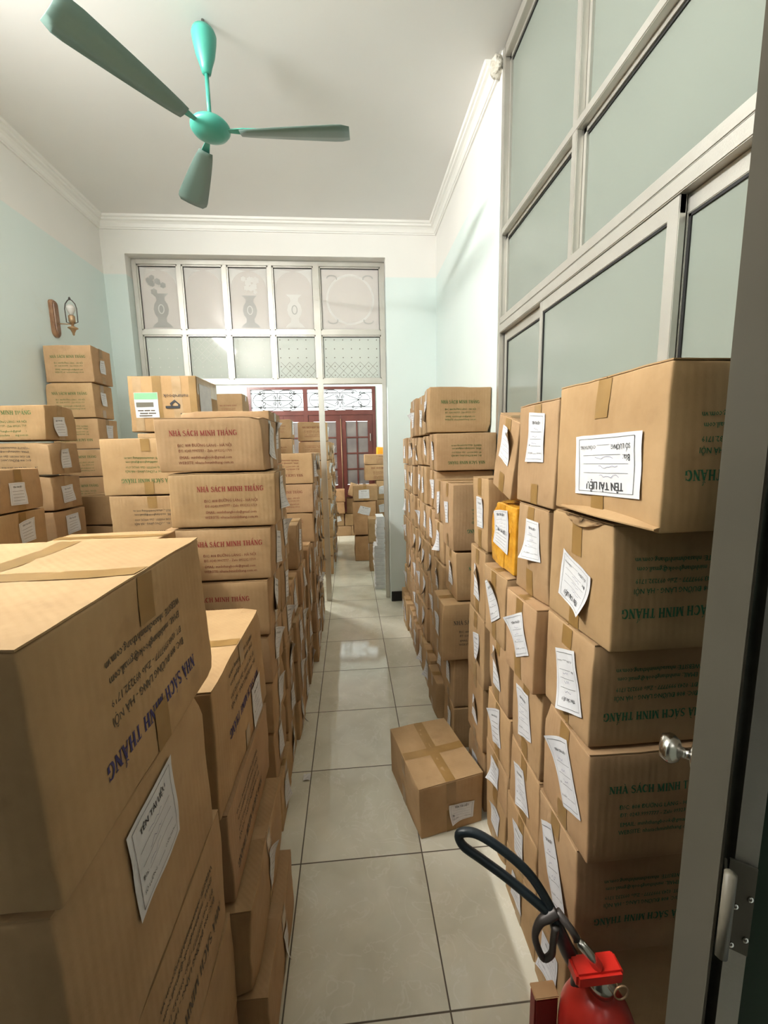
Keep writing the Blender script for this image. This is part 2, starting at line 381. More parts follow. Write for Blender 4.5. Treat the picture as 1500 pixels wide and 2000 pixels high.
def glyph(c):
    s = []; wd = 0.7
    if c == 'N': s = [([(.14, 0), (.14, 1)], TN), ([(.14, .97), (.66, .03)], TK), ([(.66, 0), (.66, 1)], TN), _serif(.14, .03), _serif(.1, .97, .26), _serif(.66, .97)]; wd = .82
    elif c == 'H': s = [([(.16, 0), (.16, 1)], TK), ([(.64, 0), (.64, 1)], TK), ([(.16, .52), (.64, .52)], TN), _serif(.16, .03), _serif(.16, .97), _serif(.64, .03), _serif(.64, .97)]; wd = .82
    elif c == 'A': s = [([(.1, 0), (.4, 1)], TN), ([(.38, 1), (.68, 0)], TK), ([(.2, .33), (.58, .33)], TN), _serif(.1, .03, .24), _serif(.68, .03)]; wd = .8
    elif c == 'S':
        p = _arc(.34, .74, .22, .21, 35, 200, 8) + _arc(.34, .27, .24, .24, 100, -145, 10)[1:]
        s = [(p, [.07]+[.12]*6+[.17]*6+[.12]*5+[.07]*9), ([(.54, .72), (.54, .98)], .06), ([(.1, .03), (.1, .3)], .06)]; s[0] = (p, [.09 if i < 3 else .17 if 6 < i < 13 else .12 for i in range(len(p))]); wd = .68
    elif c == 'C': s = [(_arc(.44, .5, .33, .45, 40, 320, 16), [.07 if i in (0, 1, 15, 16) else .1 if i < 4 or i > 12 else TK for i in range(17)]), ([(.7, .66), (.7, .98)], .06)]; wd = .8
    elif c == 'G': s = [(_arc(.44, .5, .33, .45, 40, 305, 16), [.07 if i in (0, 1, 15, 16) else .1 if i < 4 or i > 12 else TK for i in range(17)]), ([(.7, .66), (.7, .98)], .06), ([(.68, .08), (.68, .45)], TK), _serif(.66, .45, .32)]; wd = .88
    elif c == 'M': s = [([(.14, 0), (.14, 1)], TN), ([(.16, .97), (.48, .05)], TK), ([(.48, .05), (.80, .97)], TN), ([(.82, 0), (.82, 1)], TK), _serif(.14, .03, .26), _serif(.12, .97, .26), _serif(.82, .03), _serif(.84, .97, .26)]; wd = 1.0
    elif c == 'I': s = [([(.2, 0), (.2, 1)], TK), _serif(.2, .03), _serif(.2, .97)]; wd = .42
    elif c == 'T': s = [([(.36, 0), (.36, 1)], TK), ([(.06, .96), (.66, .96)], .08), _serif(.36, .03), ([(.08, .76), (.08, .97)], .06), ([(.64, .76), (.64, .97)], .06)]; wd = .74
    return s, wd
def serif_title():
    word = 'NHA SACH MINH THANG'; vs = []; fs = []; x = 0.0
    for i, c in enumerate(word):
        if c == ' ': x += .36; continue
        s, wd = glyph(c)
        s = list(s)
        if i == 2: s.append(([(.26, 1.28), (.44, 1.1)], .09))                     # grave
        if i == 5: s.append(([(.38, 1.1), (.56, 1.28)], .09))                     # acute
        if i == 16: s += [(_arc(.4, 1.28, .16, .16, 200, 340, 8), .07), ([(.44, 1.26), (.58, 1.48)], .08)]   # breve and acute
        for p, w in s:
            v, f = _rib(p, w); o = len(vs); vs += [(a+x, b) for a, b in v]; fs += [tuple(k+o for k in q) for q in f]
        x += wd+.04
    k = 1.0/x
    return [(a*k-0.5, b*k*1.15) for a, b in vs], fs     # width 1, centred
TITLE = serif_title()
_lines = [('Đ/C: 808 ĐƯỜNG LÁNG - HÀ NỘI', .80, -.165), ('ĐT: 0243.9997777 - Zalo 093232.1719', .78, -.245),
          ('EMAIL: minhthangbook@gmail.com', .76, -.345), ('WEBSITE: nhasachminhthang.com.vn', .80, -.425)]
def print_block():
    out = [(TITLE[0], TITLE[1], 0)]
    for t, wdt, y in _lines:
        v, f, wd = sans(t, 1.0, 0.03); k = wdt/wd
        out.append(([(a*k-wdt/2, b*k*1.15+y) for a, b in v], f, 1))
    return out
BLOCK = print_block()      # spans x -.5..+.5, y -.44..+.09

# ------------------------------------------------------------------ cartons
rnd = random.Random(7)
CT = (0.88, 1.0)
FACES = {  # face -> normal, u, v axes (v is up on side faces)
    '-x': (Vector((-1, 0, 0)), Vector((0, -1, 0)), Vector((0, 0, 1))),
    '+x': (Vector((1, 0, 0)), Vector((0, 1, 0)), Vector((0, 0, 1))),
    '-y': (Vector((0, -1, 0)), Vector((1, 0, 0)), Vector((0, 0, 1))),
    '+y': (Vector((0, 1, 0)), Vector((-1, 0, 0)), Vector((0, 0, 1))),
    '+z': (Vector((0, 0, 1)), Vector((1, 0, 0)), Vector((0, 1, 0)))}
class Def:
    """how one carton is dented and bulged"""
    def __init__(s, d, r, amt=1.0):
        s.h = Vector(d)/2; s.c = {}
        for a in (-1, 1):
            for b in (-1, 1):
                for c in (-1, 1):
                    s.c[a, b, c] = Vector((r.uniform(-.003, .003), r.uniform(-.003, .003), r.uniform(-.004, 0) if c > 0 else 0))*amt
        s.b = [r.uniform(-.002, .003)*amt for _ in range(6)]; s.b[5] = r.uniform(-.006, 0)*amt; s.b[4] = 0
        s.o = Vector((r.uniform(0, 99), r.uniform(0, 99), r.uniform(0, 99))); s.a = amt
        s.cr = []                                     # crushed corners: place, push, reach
        for _ in range(r.choice((0, 1, 1, 2)) + (1 if amt > 2 else 0)):
            c = Vector((r.choice((-1, 1))*s.h.x, r.choice((-1, 1))*s.h.y, r.choice((-1, 1, 1))*s.h.z))
            s.cr.append((c, Vector((-c.x/s.h.x, -c.y/s.h.y, -1 if c.z > 0 else 0))*r.uniform(.003, .009)*min(1.6, amt), r.uniform(.025, .05)))
    def __call__(s, p):
        u = [max(-1.05, min(1.05, p[k]/s.h[k])) for k in range(3)]
        q = Vector(p)
        for k in range(3):
            i, j = (k+1) % 3, (k+2) % 3
            b = s.b[2*k + (1 if u[k] > 0 else 0)]
            q[k] += (1 if u[k] > 0 else -1)*abs(u[k])**3*b*(1-min(1, u[i]**2))*(1-min(1, u[j]**2))
        t = Vector((0, 0, 0))
        for (a, b, c), v in s.c.items():
            t += v*((1+a*u[0])/2*(1+b*u[1])/2*(1+c*u[2])/2)
        q += t
        n = noise.noise_vector(Vector(p)*7+s.o)*0.0022*s.a
        n += noise.noise_vector(Vector(p)*22+s.o)*0.0008*s.a
        for c, v, rad in s.cr:
            dd = (Vector(p)-c).length
            if dd < rad*2.5: q += v*math.exp(-(dd/rad)**2)
        if u[2] < 0: n.z *= (1+u[2])
        return q+n
def carton_mesh(d, df, n=8, rr=0.005, top_seam=True):
    h = Vector(d)/2
    def ts(hh):
        inner = [-(hh-rr)+2*(hh-rr)*i/n for i in range(n+1)]
        return [-hh, -hh+rr*.35] + inner + [hh-rr*.35, hh]
    T = [ts(h[k]) for k in range(3)]; vs = {}; vl = []; fs = []
    def vid(p):
        key = tuple(round(c, 6) for c in p)
        if key not in vs:
            q = Vector([max(-(h[k]-rr), min(h[k]-rr, p[k])) for k in range(3)]); dd = Vector(p)-q
            pp = q + dd.normalized()*rr if dd.length > 1e-9 else Vector(p)
            pp = df(pp)
            vs[key] = len(vl); vl.append(pp)
        return vs[key]
    for k in range(3):
        i, j = (k+1) % 3, (k+2) % 3
        for sgn in (-1, 1):
            for a in range(len(T[i])-1):
                for b in range(len(T[j])-1):
                    quad = []
                    for (ea, eb) in ((0, 0), (1, 0), (1, 1), (0, 1)):
                        p = [0, 0, 0]; p[k] = sgn*h[k]; p[i] = T[i][a+ea]; p[j] = T[j][b+eb]; quad.append(vid(p))
                    if sgn < 0: quad = quad[::-1]
                    if len(set(quad)) == 4: fs.append(tuple(quad))
    return vl, fs
def on_face(d, df, face, uv, lift):
    n, u, v = FACES[face]; h = Vector(d)/2
    p = n*abs(n.dot(h)) + u*uv[0] + v*uv[1]
    return df(p) + n*lift
LABEL_SERIAL = [0]
def paper_label(mb, d, df, face, cu, cv, w, hgt, ang, r, curl=1.0, detail=True):
    nu, nv = 7, 8; ca, sa = math.cos(ang), math.sin(ang)
    cor = {(a, b): (r.uniform(-.006, .006), r.uniform(-.006, .006)) for a in (0, 1) for b in (0, 1)}
    if curl > .2 and r.random() < .35: cor[(r.choice((0, 1)), r.choice((0, 1)))] = (r.uniform(-.012, .012), r.uniform(-.02, .02))
    kc = (r.choice((0, 1)), r.choice((0, 1))); amt = r.choice((0.004, .01, .02, .028))*curl; n = FACES[face][0]
    ph = r.uniform(0, 9)
    def place(s, t, lift):
        dx = sum(cor[a, b][0]*(s if a else 1-s)*(t if b else 1-t) for a in (0, 1) for b in (0, 1))
        dy = sum(cor[a, b][1]*(s if a else 1-s)*(t if b else 1-t) for a in (0, 1) for b in (0, 1))
        x = (s-.5)*w+dx; y = (t-.5)*hgt+dy
        c = max(0.0, (s if kc[0] else 1-s)*.5+(t if kc[1] else 1-t)*.5-.55)/.45
        l = lift + amt*c*c + .0012*math.sin(s*9+ph)*math.sin(t*7+ph)
        k = 1-.12*c*c*(amt/.03)
        u = cu + (x*ca-y*sa)*k; v = cv + (x*sa+y*ca)*k
        return on_face(d, df, face, (u, v), l)
    vs = [place(i/nu, j/nv, .0035) for j in range(nv+1) for i in range(nu+1)]
    fs = [(j*(nu+1)+i, j*(nu+1)+i+1, (j+1)*(nu+1)+i+1, (j+1)*(nu+1)+i) for j in range(nv) for i in range(nu)]
    mb.add(vs, fs, M['paper'], True)
    def ink(v2, f2, mat): mb.add([place(a, b, .0044) for a, b in v2], f2, mat)
    def seg(x0, y0, x1, y1, t, mat='ink_black', k=5):
        dx, dy = x1-x0, y1-y0; L = math.hypot(dx, dy); nx, ny = -dy/L*t, dx/L*t; v = []; f = []
        for i in range(k+1): q = i/k; v += [(x0+dx*q+nx, y0+dy*q+ny), (x0+dx*q-nx, y0+dy*q-ny)]
        for i in range(k): f.append((2*i, 2*i+1, 2*i+3, 2*i+2))
        ink(v, f, M[mat])
    t = .003
    for a in ((.08, .06, .92, .06), (.92, .06, .92, .94), (.92, .94, .08, .94), (.08, .94, .08, .06)): seg(*a, t, k=4)
    asp = w/hgt
    def words(txt, x, y, size, bold, mat='ink_black'):
        v, f, wd = sans(txt, 1.0, bold); k = size/wd
        ink([(x+a*k, y+b*k*asp*1.15) for a, b in v], f, M[mat])
    words('TÊN TÀI LIỆU', .22, .77, .56, .045)
    if detail:
        for y in (.62, .47): seg(.16, y, .84, y, .0025)
        words('Bìa:', .14, .33, .09, .01); seg(.26, .33, .84, .33, .0025)
        words('SỐ LƯỢNG:', .13, .17, .27, .01); seg(.42, .17, .6, .17, .0025); words('CUỐN/THÙNG', .62, .17, .26, .01)
        for y in (.64, .49, .35):
            x = r.uniform(.25, .4); v = []
            for q in range(9): v.append((x+q*.035, y+.025+r.uniform(-.02, .03)))
            for a, b in zip(v, v[1:]): seg(*a, *b, .003, 'ink_pen', 1)
    else:
        for y in (.62, .48, .34, .2): seg(.16, y, .84, y, .006, 'ink_dark', 3)
def tape_strip(mb, d, df, axis, r, mat, wd=.045, drop=.065, ends=(1, 1), bottom=True, top=True, tl=.0014):
    h = Vector(d)/2; k = 0 if axis == 'x' else 1; j = 1-k
    cu = r.uniform(-.006, .006)
    def strip(face, path, lift=.0014):
        vs = []; fs = []
        for (a, b) in path:
            for e in (-.5, 0, .5):
                vs.append(face(a, b, e*wd+cu, lift))
        for i in range(len(path)-1):
            for q in range(2): fs.append((i*3+q, i*3+q+1, (i+1)*3+q+1, (i+1)*3+q))
        mb.add(vs, fs, mat, True)
    def P(c, z, e, lift, nrm):
        p = [0, 0, 0]; p[k] = c; p[j] = e; p[2] = z
        return df(Vector(p)) + nrm*lift
    if top: strip(lambda a, b, e, l: P(a, b, e, l, Vector((0, 0, 1))), [(-h[k]+.003+(2*h[k]-.006)*i/8, h.z) for i in range(9)], tl)
    for sgn, on in ((-1, ends[0]), (1, ends[1])):
        if not on: continue
        nn = Vector((0, 0, 0)); nn[k] = sgn
        dr = drop*r.uniform(.8, 1.2)
        if top: strip(lambda a, b, e, l: P(a, b, e, l, nn), [(sgn*h[k], h.z-.002-(dr-.002)*i/4) for i in range(5)])
        if bottom: strip(lambda a, b, e, l: P(a, b, e, l, nn), [(sgn*h[k], -h.z+.002+dr*i/4) for i in range(5)])
def printed(mb, d, df, face, ink, flip=False, cu=0, cv=0, wd=.63, small=None, part_=0):
    n, u, v = FACES[face]; W = min(abs(Vector(d).dot(u))*wd, 1.45*d[2]); sg = -1 if flip else 1
    for vs, fs, kind in BLOCK:
        if kind != part_: continue
        m = M[ink] if kind == 0 else M[small or ink]
        mb.add([on_face(d, df, face, (cu+sg*a*W, cv+sg*(b+.16)*W), .0008) for a, b in vs], fs, m)
def carton(x0, x1, y0, y1, z0, z1, label, group=None, rz=0.0, tilt=0.0, tiltx=0.0, lab=None, labs=None, text=None, texts=None, tape='x', tmat=None,
           cross=False, tint=None, amt=1.0, n=8, mat=None, name='cardboard_box', cat='box', detail=False, drop=.065):
    r = random.Random(int((x0*131+y0*977+z0*5501)*1000) & 0xffffff)
    d = (x1-x0, y1-y0, z1-z0); df = Def(d, r, amt*1.35)
    mb = MB(); vl, fs = carton_mesh(d, df, n); mb.add(vl, fs, mat or M['card'], True)
    hz = d[2]/2
    o = off(mb, (0, 0, -hz)).build(name)
    o.location = ((x0+x1)/2, (y0+y1)/2, z0)
    o.rotation_euler = (tiltx, tilt, rz)
    t = (tint if tint is not None else r.uniform(*CT))*.91*r.uniform(.93, 1.06)
    o.color = (t, t*r.uniform(.97, 1.0), t*r.uniform(.93, 1.0), 1)
    tag(o, label, cat, group)
    if n >= 8 and tape and not (mat and mat is M['tape_orange']):
        kx = 0 if tape == 'x' else 1; ky = 1-kx; H2 = Vector(d)/2
        for sg in (-1, 1):                            # the two outer flaps that meet under the tape
            fb_ = MB(); vs = []; NX, NY = 12, 5; lift = r.uniform(0, .0012)
            for zz_ in (.0003, .0030):
                for a in range(NX+1):
                    for b in range(NY+1):
                        p_ = [0, 0, H2.z]; p_[kx] = -H2[kx]+.0015+(2*H2[kx]-.003)*a/NX; p_[ky] = sg*(.0012+(H2[ky]-.0005-.0012)*b/NY)
                        q_ = df(Vector(p_)); q_.z += zz_+lift*(1-b/NY); vs.append(q_)
            m_ = (NX+1)*(NY+1); fs_ = []
            for a in range(NX):
                for b in range(NY):
                    i0 = a*(NY+1)+b; f_ = (i0, i0+NY+1, i0+NY+2, i0+1)
                    fs_.append(f_[::-1]); fs_.append(tuple(k_+m_ for k_ in f_))
            ring = [a*(NY+1) for a in range(NX+1)] + [NX*(NY+1)+b for b in range(1, NY+1)] + [a*(NY+1)+NY for a in range(NX-1, -1, -1)] + [b for b in range(NY-1, 0, -1)]
            for p_, q_ in zip(ring, ring[1:]+ring[:1]): fs_.append((p_, q_, q_+m_, p_+m_))
            fb_.add(vs, fs_, mat or M['card'])
            fo = fix(off(fb_, (0, 0, -hz)).build('top_flap', o)); fo.color = o.color
    if tape:
        for ax_ in ([tape] + ((['y'] if tape == 'x' else ['x']) if cross else [])):
            seed = r.random()
            for kw in (dict(bottom=False), dict(top=False, ends=(1, 0)), dict(top=False, ends=(0, 1))):
                if kw.get('top') is False and not cross and n < 5: continue
                tb = MB(); tape_strip(tb, d, df, ax_, random.Random(seed), tmat or M['tape'], drop=drop, tl=.0042 if n >= 8 else .0014, **kw)
                off(tb, (0, 0, -hz)).build('packing_tape', o)
    for L in ([lab] if lab else []) + (labs or []):
        lb = MB()
        paper_label(lb, d, df, L.get('face', '-x'), L.get('u', r.uniform(-.02, .02)), L.get('v', r.uniform(-.02, .02)),
                    L.get('w', .095), L.get('h', .125), L.get('a', r.uniform(-.16, .16)), r, L.get('curl', 1.0), L.get('detail', detail))
        off(lb, (0, 0, -hz)).build('paper_label', o)
    for T in ([text] if text else []) + (texts or []):
        for part_, nm in ((0, 'printed_title'), (1, 'printed_address')):
            pb = MB(); printed(pb, d, df, T.get('face', '-y'), T.get('ink', 'ink_red'), T.get('flip', False), T.get('u', 0), T.get('v', 0), T.get('wd', .63), T.get('small'), part_)
            off(pb, (0, 0, -hz)).build(nm, o)
    return o

ORD = ['bottom', 'second from the floor', 'third from the floor', 'fourth from the floor', 'fifth from the floor',
       'sixth from the floor', 'seventh from the floor', 'eighth from the floor', 'ninth from the floor', 'tenth from the floor', 'eleventh from the floor']
NTH = ['first', 'second', 'third', 'fourth', 'fifth', 'sixth', 'seventh', 'eighth', 'ninth', 'tenth', 'eleventh', 'twelfth']

# ================================================================== structure
H = 3.85
XL, XR, YB = -2.26, 0.92, 4.42
struct(MB().box(-4.2, 3.2, -2.4, 8.9, -0.12, 0.0, M['floor']).build('floor'))
struct(MB().box(-4.2, 3.2, -2.4, 8.9, H, H+.12, M['ceil']).build('ceiling'))
struct(MB().box(XL-.15, XL, .24, YB, 0, H, M['wall']).build('wall_left'))
struct(MB().box(XL-.15, XL, -2.4, .24, 0, H, M['hallwall']).build('wall_hall_left'))
struct(MB().box(XR, XR+.18, 2.60, YB, 0, H, M['wall']).build('wall_right'))
# wall with the wide glazed opening
wb = MB()
OX0, OX1, OZ, YW = -2.054, 0.411, 3.545, YB+.27
wb.box(XL-.15, OX0, YB, YW, 0, H, M['wall']); wb.box(OX1, XR+.18, YB, YW, 0, H, M['wall']); wb.box(OX0, OX1, YB, YW, OZ, H, M['wall'])
struct(wb.build('wall_back'))
struct(MB().box(OX1+.005, XR, YB-.012, YB, 0, .11, M['dark']).build('baseboard_back'))
# room beyond the opening
struct(MB().box(-2.8, -2.65, YW, 8.6, 0, H, M['wall']).build('wall_far_left'))
struct(MB().box(1.25, 1.4, YW, 8.6, 0, H, M['wall']).build('wall_far_right'))
fb = MB()
fb.box(-2.8, -1.97, 8.6, 8.8, 0, H, M['wall']); fb.box(.556, 1.4, 8.6, 8.8, 0, H, M['wall']); fb.box(-1.97, .556, 8.6, 8.8, 2.93, H, M['wall'])
struct(fb.build('wall_far'))
sp = MB(); sp.box(-2.8, XL-.15, YB+.02, YW, 0, H, M['wall']); sp.box(XR+.18, 1.4, YB+.02, YW, 0, H, M['wall']); struct(sp.build('wall_far_return'))
# hall the picture is taken from, and the corridor beyond the glass partition
hw = MB(); hw.box(XL, -.62, .10, .24, 0, H, M['wall']); hw.box(-.62, .52, .10, .24, 2.55, H, M['wall']); struct(hw.build('wall_front'))
struct(MB().box(-4.2, 3.2, -2.55, -2.4, 0, H, M['hallwall']).build('wall_hall'))
struct(MB().box(2.4, 2.55, -2.4, YB, 0, H, M['hallwall']).build('wall_corridor'))
struct(MB().box(XR+.18, 2.4, YB-.15, YB, 0, H, M['wall']).build('wall_corridor_end'))

# crown moulding round the ceiling (three stepped bands)
prof = [(0, 3.752), (.012, 3.752), (.014, 3.762), (.022, 3.764), (.026, 3.776), (.03, 3.792), (.044, 3.806), (.06, 3.812), (.062, 3.828), (.076, 3.832), (.082, 3.85), (0, 3.85)]
mb = MB(); mb.sweep(prof, [(XL, .24), (XL, YB)], M['trim'], [(1, 0), (1, -1)]); fix(struct(mb.build('trim_1')))
mb = MB(); mb.sweep(prof, [(XL, YB), (XR, YB)], M['trim'], [(1, -1), (-1, -1)]); fix(struct(mb.build('trim_2')))
mb = MB(); mb.sweep(prof, [(XR, YB), (XR, 2.66)], M['trim'], [(-1, -1), (-1, 0)]); fix(struct(mb.build('trim_3')))
# broken plaster patch where the moulding meets the partition post
mb = MB(); bm = bmesh.new(); bmesh.ops.create_icosphere(bm, subdivisions=3, radius=.05)
for q in bm.verts: q.co = Vector((q.co.x*.8+XR-.02, q.co.y*.75+2.63, q.co.z*1.1+3.79)) + noise.noise_vector(q.co*40)*.014
mb.bm(bm, M['plaster'], True); struct(mb.build('trim_4'))

# ------------------------------------------------------------------ glazed frame in the back opening
A = M['alu']; FY0, FY1 = 4.53, 4.585
mb = MB()
def vbar(x, w, z0, z1, y0=FY0, y1=FY1): mb.bbox(x-w/2, x+w/2, y0, y1, z0, z1, A, .003)
def hbar(x0, x1, z, w, y0=FY0, y1=FY1): mb.bbox(x0, x1, y0, y1, z-w/2, z+w/2, A, .003)
vbar(OX0+.022, .042, 0, OZ-.002); vbar(OX1-.024, .044, 0, OZ-.002); vbar(-.279, .058, 0, OZ-.004, FY0-.004, FY1+.004)
hbar(OX0+.04, OX1-.04, OZ-.022, .042); hbar(OX0+.04, OX1-.04, 2.868, .046, FY0+.002, FY1-.002); hbar(OX0+.04, OX1-.04, 2.385, .05, FY0-.002, FY1+.002)
for x in (-1.61, -1.177, -.737): vbar(x, .04, 2.41, OZ-.04, FY0+.004, FY1-.004)
# inner beads
cols = [(-2.011, -1.63), (-1.59, -1.197), (-1.157, -.757), (-.717, -.308), (-.25, .365)]
for (a, b) in cols:
    for (z0, z1) in ((2.891, 3.501), (2.41, 2.845)):
        mb.box(a, a+.012, FY0+.012, FY0+.04, z0, z1, M['alu']); mb.box(b-.012, b, FY0+.012, FY0+.04, z0, z1, M['alu'])
        mb.box(a, b, FY0+.012, FY0+.04, z0, z0+.012, M['alu']); mb.box(a, b, FY0+.012, FY0+.04, z1-.012, z1, M['alu'])
        mb.box(a+.012, a+.016, FY0+.026, FY0+.03, z0, z1, M['dark']); mb.box(b-.016, b-.012, FY0+.026, FY0+.03, z0, z1, M['dark'])
        mb.box(a+.012, b-.012, FY0+.026, FY0+.03, z1-.017, z1-.012, M['dark']); mb.box(a+.012, b-.012, FY0+.026, FY0+.03, z0+.012, z0+.015, M['dark'])
win = struct(mb.build('window_1'))
def poly(mb, pts, y, mat):
    mb.add([(x, y, z) for x, z in pts], [tuple(range(len(pts)))], mat)
def band(mb, pts, w, y, mat):
    v, f = _rib(pts, w); mb.add([(x, y, z) for x, z in v], f, mat)
gi = 0
VASE = [(0, .42), (.15, .6), (.62, .8), (.66, 1.3), (.50, 1.62), (.55, 2.1), (.80, 2.75), (.84, 3.3), (.62, 3.9), (.55, 4.2), (.78, 4.7), (1.0, 5.0), (.5, 4.86), (0, 4.75)]
def vase(mb, cx, z0, s, y, m1, m2):
    L = [(x*1.4, z) for x, z in [(.95, 0), (.75, .35), (.42, .7), (.38, 1.15), (.62, 1.7), (.7, 2.3), (.6, 2.9), (.36, 3.4), (.4, 3.8), (.75, 4.25)]]
    pts = [(cx-x*s, z0+z*s) for x, z in L] + [(cx+x*s, z0+z*s) for x, z in L[::-1]]
    for i in range(len(L)-1):
        a, b = L[i], L[i+1]
        mb.add([(cx-a[0]*s, y, z0+a[1]*s), (cx+a[0]*s, y, z0+a[1]*s), (cx+b[0]*s, y, z0+b[1]*s), (cx-b[0]*s, y, z0+b[1]*s)], [(0, 1, 2, 3)], m1)
    o = [(cx+.34*s*math.cos(t*.314), z0+2.3*s+.55*s*math.sin(t*.314)) for t in range(21)]
    band(mb, o, .13*s, y-.0008, m2)
def flowers(mb, cx, z0, s, y, m, r):
    for k in range(9):
        x = cx+r.uniform(-1.4, 1.4)*s; z = z0+r.uniform(.3, 2.6)*s; q = r.uniform(.25, .5)*s
        poly(mb, [(x+q*math.cos(t*.5236)*(1+.25*(t % 2)), z+q*math.sin(t*.5236)*(1+.25*(t % 2))) for t in range(12)], y-.0003*k, m)
rv = random.Random(3)
for ci, (a, b) in enumerate(cols):
    for row, (z0, z1) in enumerate(((2.903, 3.489), (2.422, 2.833))):
        pm = M['frost_white'] if row == 0 else M['frost_mint']
        p = MB(); y = FY0+.032; p.box(a+.012, b-.012, y, y+.005, z0, z1, pm)
        cx = (a+b)/2; yf = y-.0012
        if row == 0:
            if ci < 4:   # arch and a vase with flowers
                rx = (b-a)/2-.028; arch = [(cx+rx*math.cos(R(t)), z1-.19+.16*math.sin(R(t))) for t in range(0, 181, 12)]
                corner_l = [(a+.014, z1-.19), (a+.014, z1-.003), (cx, z1-.003)] + [q for q in arch if q[0] < cx+.001]
                corner_r = [(b-.014, z1-.19), (b-.014, z1-.003), (cx, z1-.003)] + [q for q in arch[::-1] if q[0] > cx-.001]
                for c in (corner_l, corner_r):
                    for q0, q1 in zip(c[3:], c[4:]): p.add([(c[1][0], yf, c[1][1]), (q0[0], yf, q0[1]), (q1[0], yf, q1[1])], [(0, 1, 2)], M['etch'])
                if ci in (0, 3): vase(p, cx, z0+.02, .075, yf-.001, M['etch'] if ci == 3 else M['etch_dark'], M['etch_dark'] if ci == 3 else M['etch'])
                if ci == 2: vase(p, cx, z0+.02, .072, yf-.001, M['etch_dark'], M['etch']); flowers(p, cx, z0+.33, .06, yf-.001, M['etch'], rv)
                if ci == 0: flowers(p, cx-.02, z0+.33, .06, yf-.001, M['etch_dark'], rv)
            else:
                rr = .235; c0 = [(cx+rr*math.cos(R(t)), (z0+z1)/2+rr*math.sin(R(t))) for t in range(0, 361, 10)]
                band(p, c0, .022, yf, M['etch'])
                for sx in (-1, 1):
                    for sz in (-1, 1):
                        band(p, [(cx+sx*(rr*.78+.05*math.cos(t*.5)), (z0+z1)/2+sz*(rr*.86+.03*math.sin(t*.5))) for t in range(8)], .012, yf-.0006, M['etch_dark'])
        else:        # lattice of diamonds with little stars
            step = .088; nx = int((b-a-.06)/step); nz = 4
            for i in range(nx+1):
                for k in range(nz+1):
                    x = a+.04+i*step; z = z0+.03+k*step
                    if x > b-.02 or z > z1-.02: continue
                    q = .008; poly(p, [(x, z+q), (x+q*.35, z+q*.35), (x+q, z), (x+q*.35, z-q*.35), (x, z-q), (x-q*.35, z-q*.35), (x-q, z), (x-q*.35, z+q*.35)], yf, M['etch'] if ci < 3 else M['painted'])
                    if (ci in (1,) and k > 1) or (ci in (3, 4) and k < 2):
                        mm = M['etch'] if ci == 1 else M['painted']
                        if x+step < b-.015:
                            band(p, [(x-step/2+.044, z-step/2+.0), (x+step/2+.044, z+step/2)], .0025, yf-.0004, mm)
                            band(p, [(x-step/2+.044, z+step/2), (x+step/2+.044, z-step/2)], .0025, yf-.0007, mm)
        p.build('glass_pane', win)

# ------------------------------------------------------------------ glass partition on the right
mb = MB(); PX = XR; PD = PX+.055
def pv(y, w, z0, z1, x0=PX, x1=PD): mb.bbox(x0, x1, y-w/2, y+w/2, z0, z1, A, .003)
def ph(y0, y1, z, w, x0=PX, x1=PD): mb.bbox(x0, x1, y0, y1, z-w/2, z+w/2, A, .003)
pv(2.580, .036, 0, 3.845); pv(1.768, .036, 2.42, 3.82); pv(.93, .036, 2.42, 3.82); pv(.20, .04, 0, 3.82)
ph(.2, 2.56, 3.815, .06); ph(.2, 2.56, 2.90, .034, PX-.001, PD-.001); ph(.2, 2.56, 2.412, .040, PX-.002, PD); ph(.2, 2.56, 2.366, .046, PX-.004, PD)
mb.box(PX+.012, PX+.05, .2, 2.56, 1.02, 1.07, A); mb.box(PX+.02, PX+.05, .2, 2.56, 0, 1.02, M['painted'])
part = struct(mb.build('window_2'))
for (y0, y1) in ((1.788, 2.56), (.95, 1.748), (.22, .91)):
    for (z0, z1) in ((2.92, 3.785), (2.434, 2.882)):
        s = MB()
        for (a, b, c, d) in ((y0, y0+.018, z0, z1), (y1-.018, y1, z0, z1), (y0, y1, z0, z0+.018), (y0, y1, z1-.018, z1)): s.box(PX+.03, PX+.05, a, b, c, d, A)
        s.box(PX+.036, PX+.04, y0+.018, y0+.026, z0+.018, z1-.018, M['dark']); s.box(PX+.036, PX+.04, y0, y1, z1-.027, z1-.018, M['dark'])
        s.build('glazing_bead', part)
        g = MB(); g.box(PX+.041, PX+.046, y0+.01, y1-.01, z0+.01, z1-.01, M['frost_green']); g.build('glass_pane', part)
def sash(y0, y1, x0, x1, wst=(.045, .045), htop=.05):
    s = MB(); z0, z1 = 1.072, 2.342
    s.bbox(x0, x1, y0, y0+wst[0], z0, z1, A, .002); s.bbox(x0, x1, y1-wst[1], y1, z0, z1, A, .002)
    s.bbox(x0+.001, x1-.001, y0, y1, z1-htop, z1, A, .002); s.bbox(x0+.001, x1-.001, y0, y1, z0, z0+.05, A, .002)
    s.box(x0+.004, x0+.008, y0+wst[0], y1-wst[1], z1-htop-.008, z1-htop, M['dark']); s.box(x0+.004, x0+.008, y1-wst[1]-.008, y1-wst[1], z0, z1-htop, M['dark'])
    o = struct(s.build('window_3' if x0 < PX+.02 else 'window_4'))
    g = MB(); g.box(x0+.009, x0+.014, y0+wst[0]-.005, y1-wst[1]+.005, z0+.04, z1-htop+.01, M['frost_green']); g.build('glass_pane', o)
sash(1.18, 2.03, PX+.002, PX+.024, (.045, .03)); sash(1.99, 2.55, PX+.028, PX+.05, (.04, .03)); sash(.22, 1.22, PX+.028, PX+.05, (.04, .04))

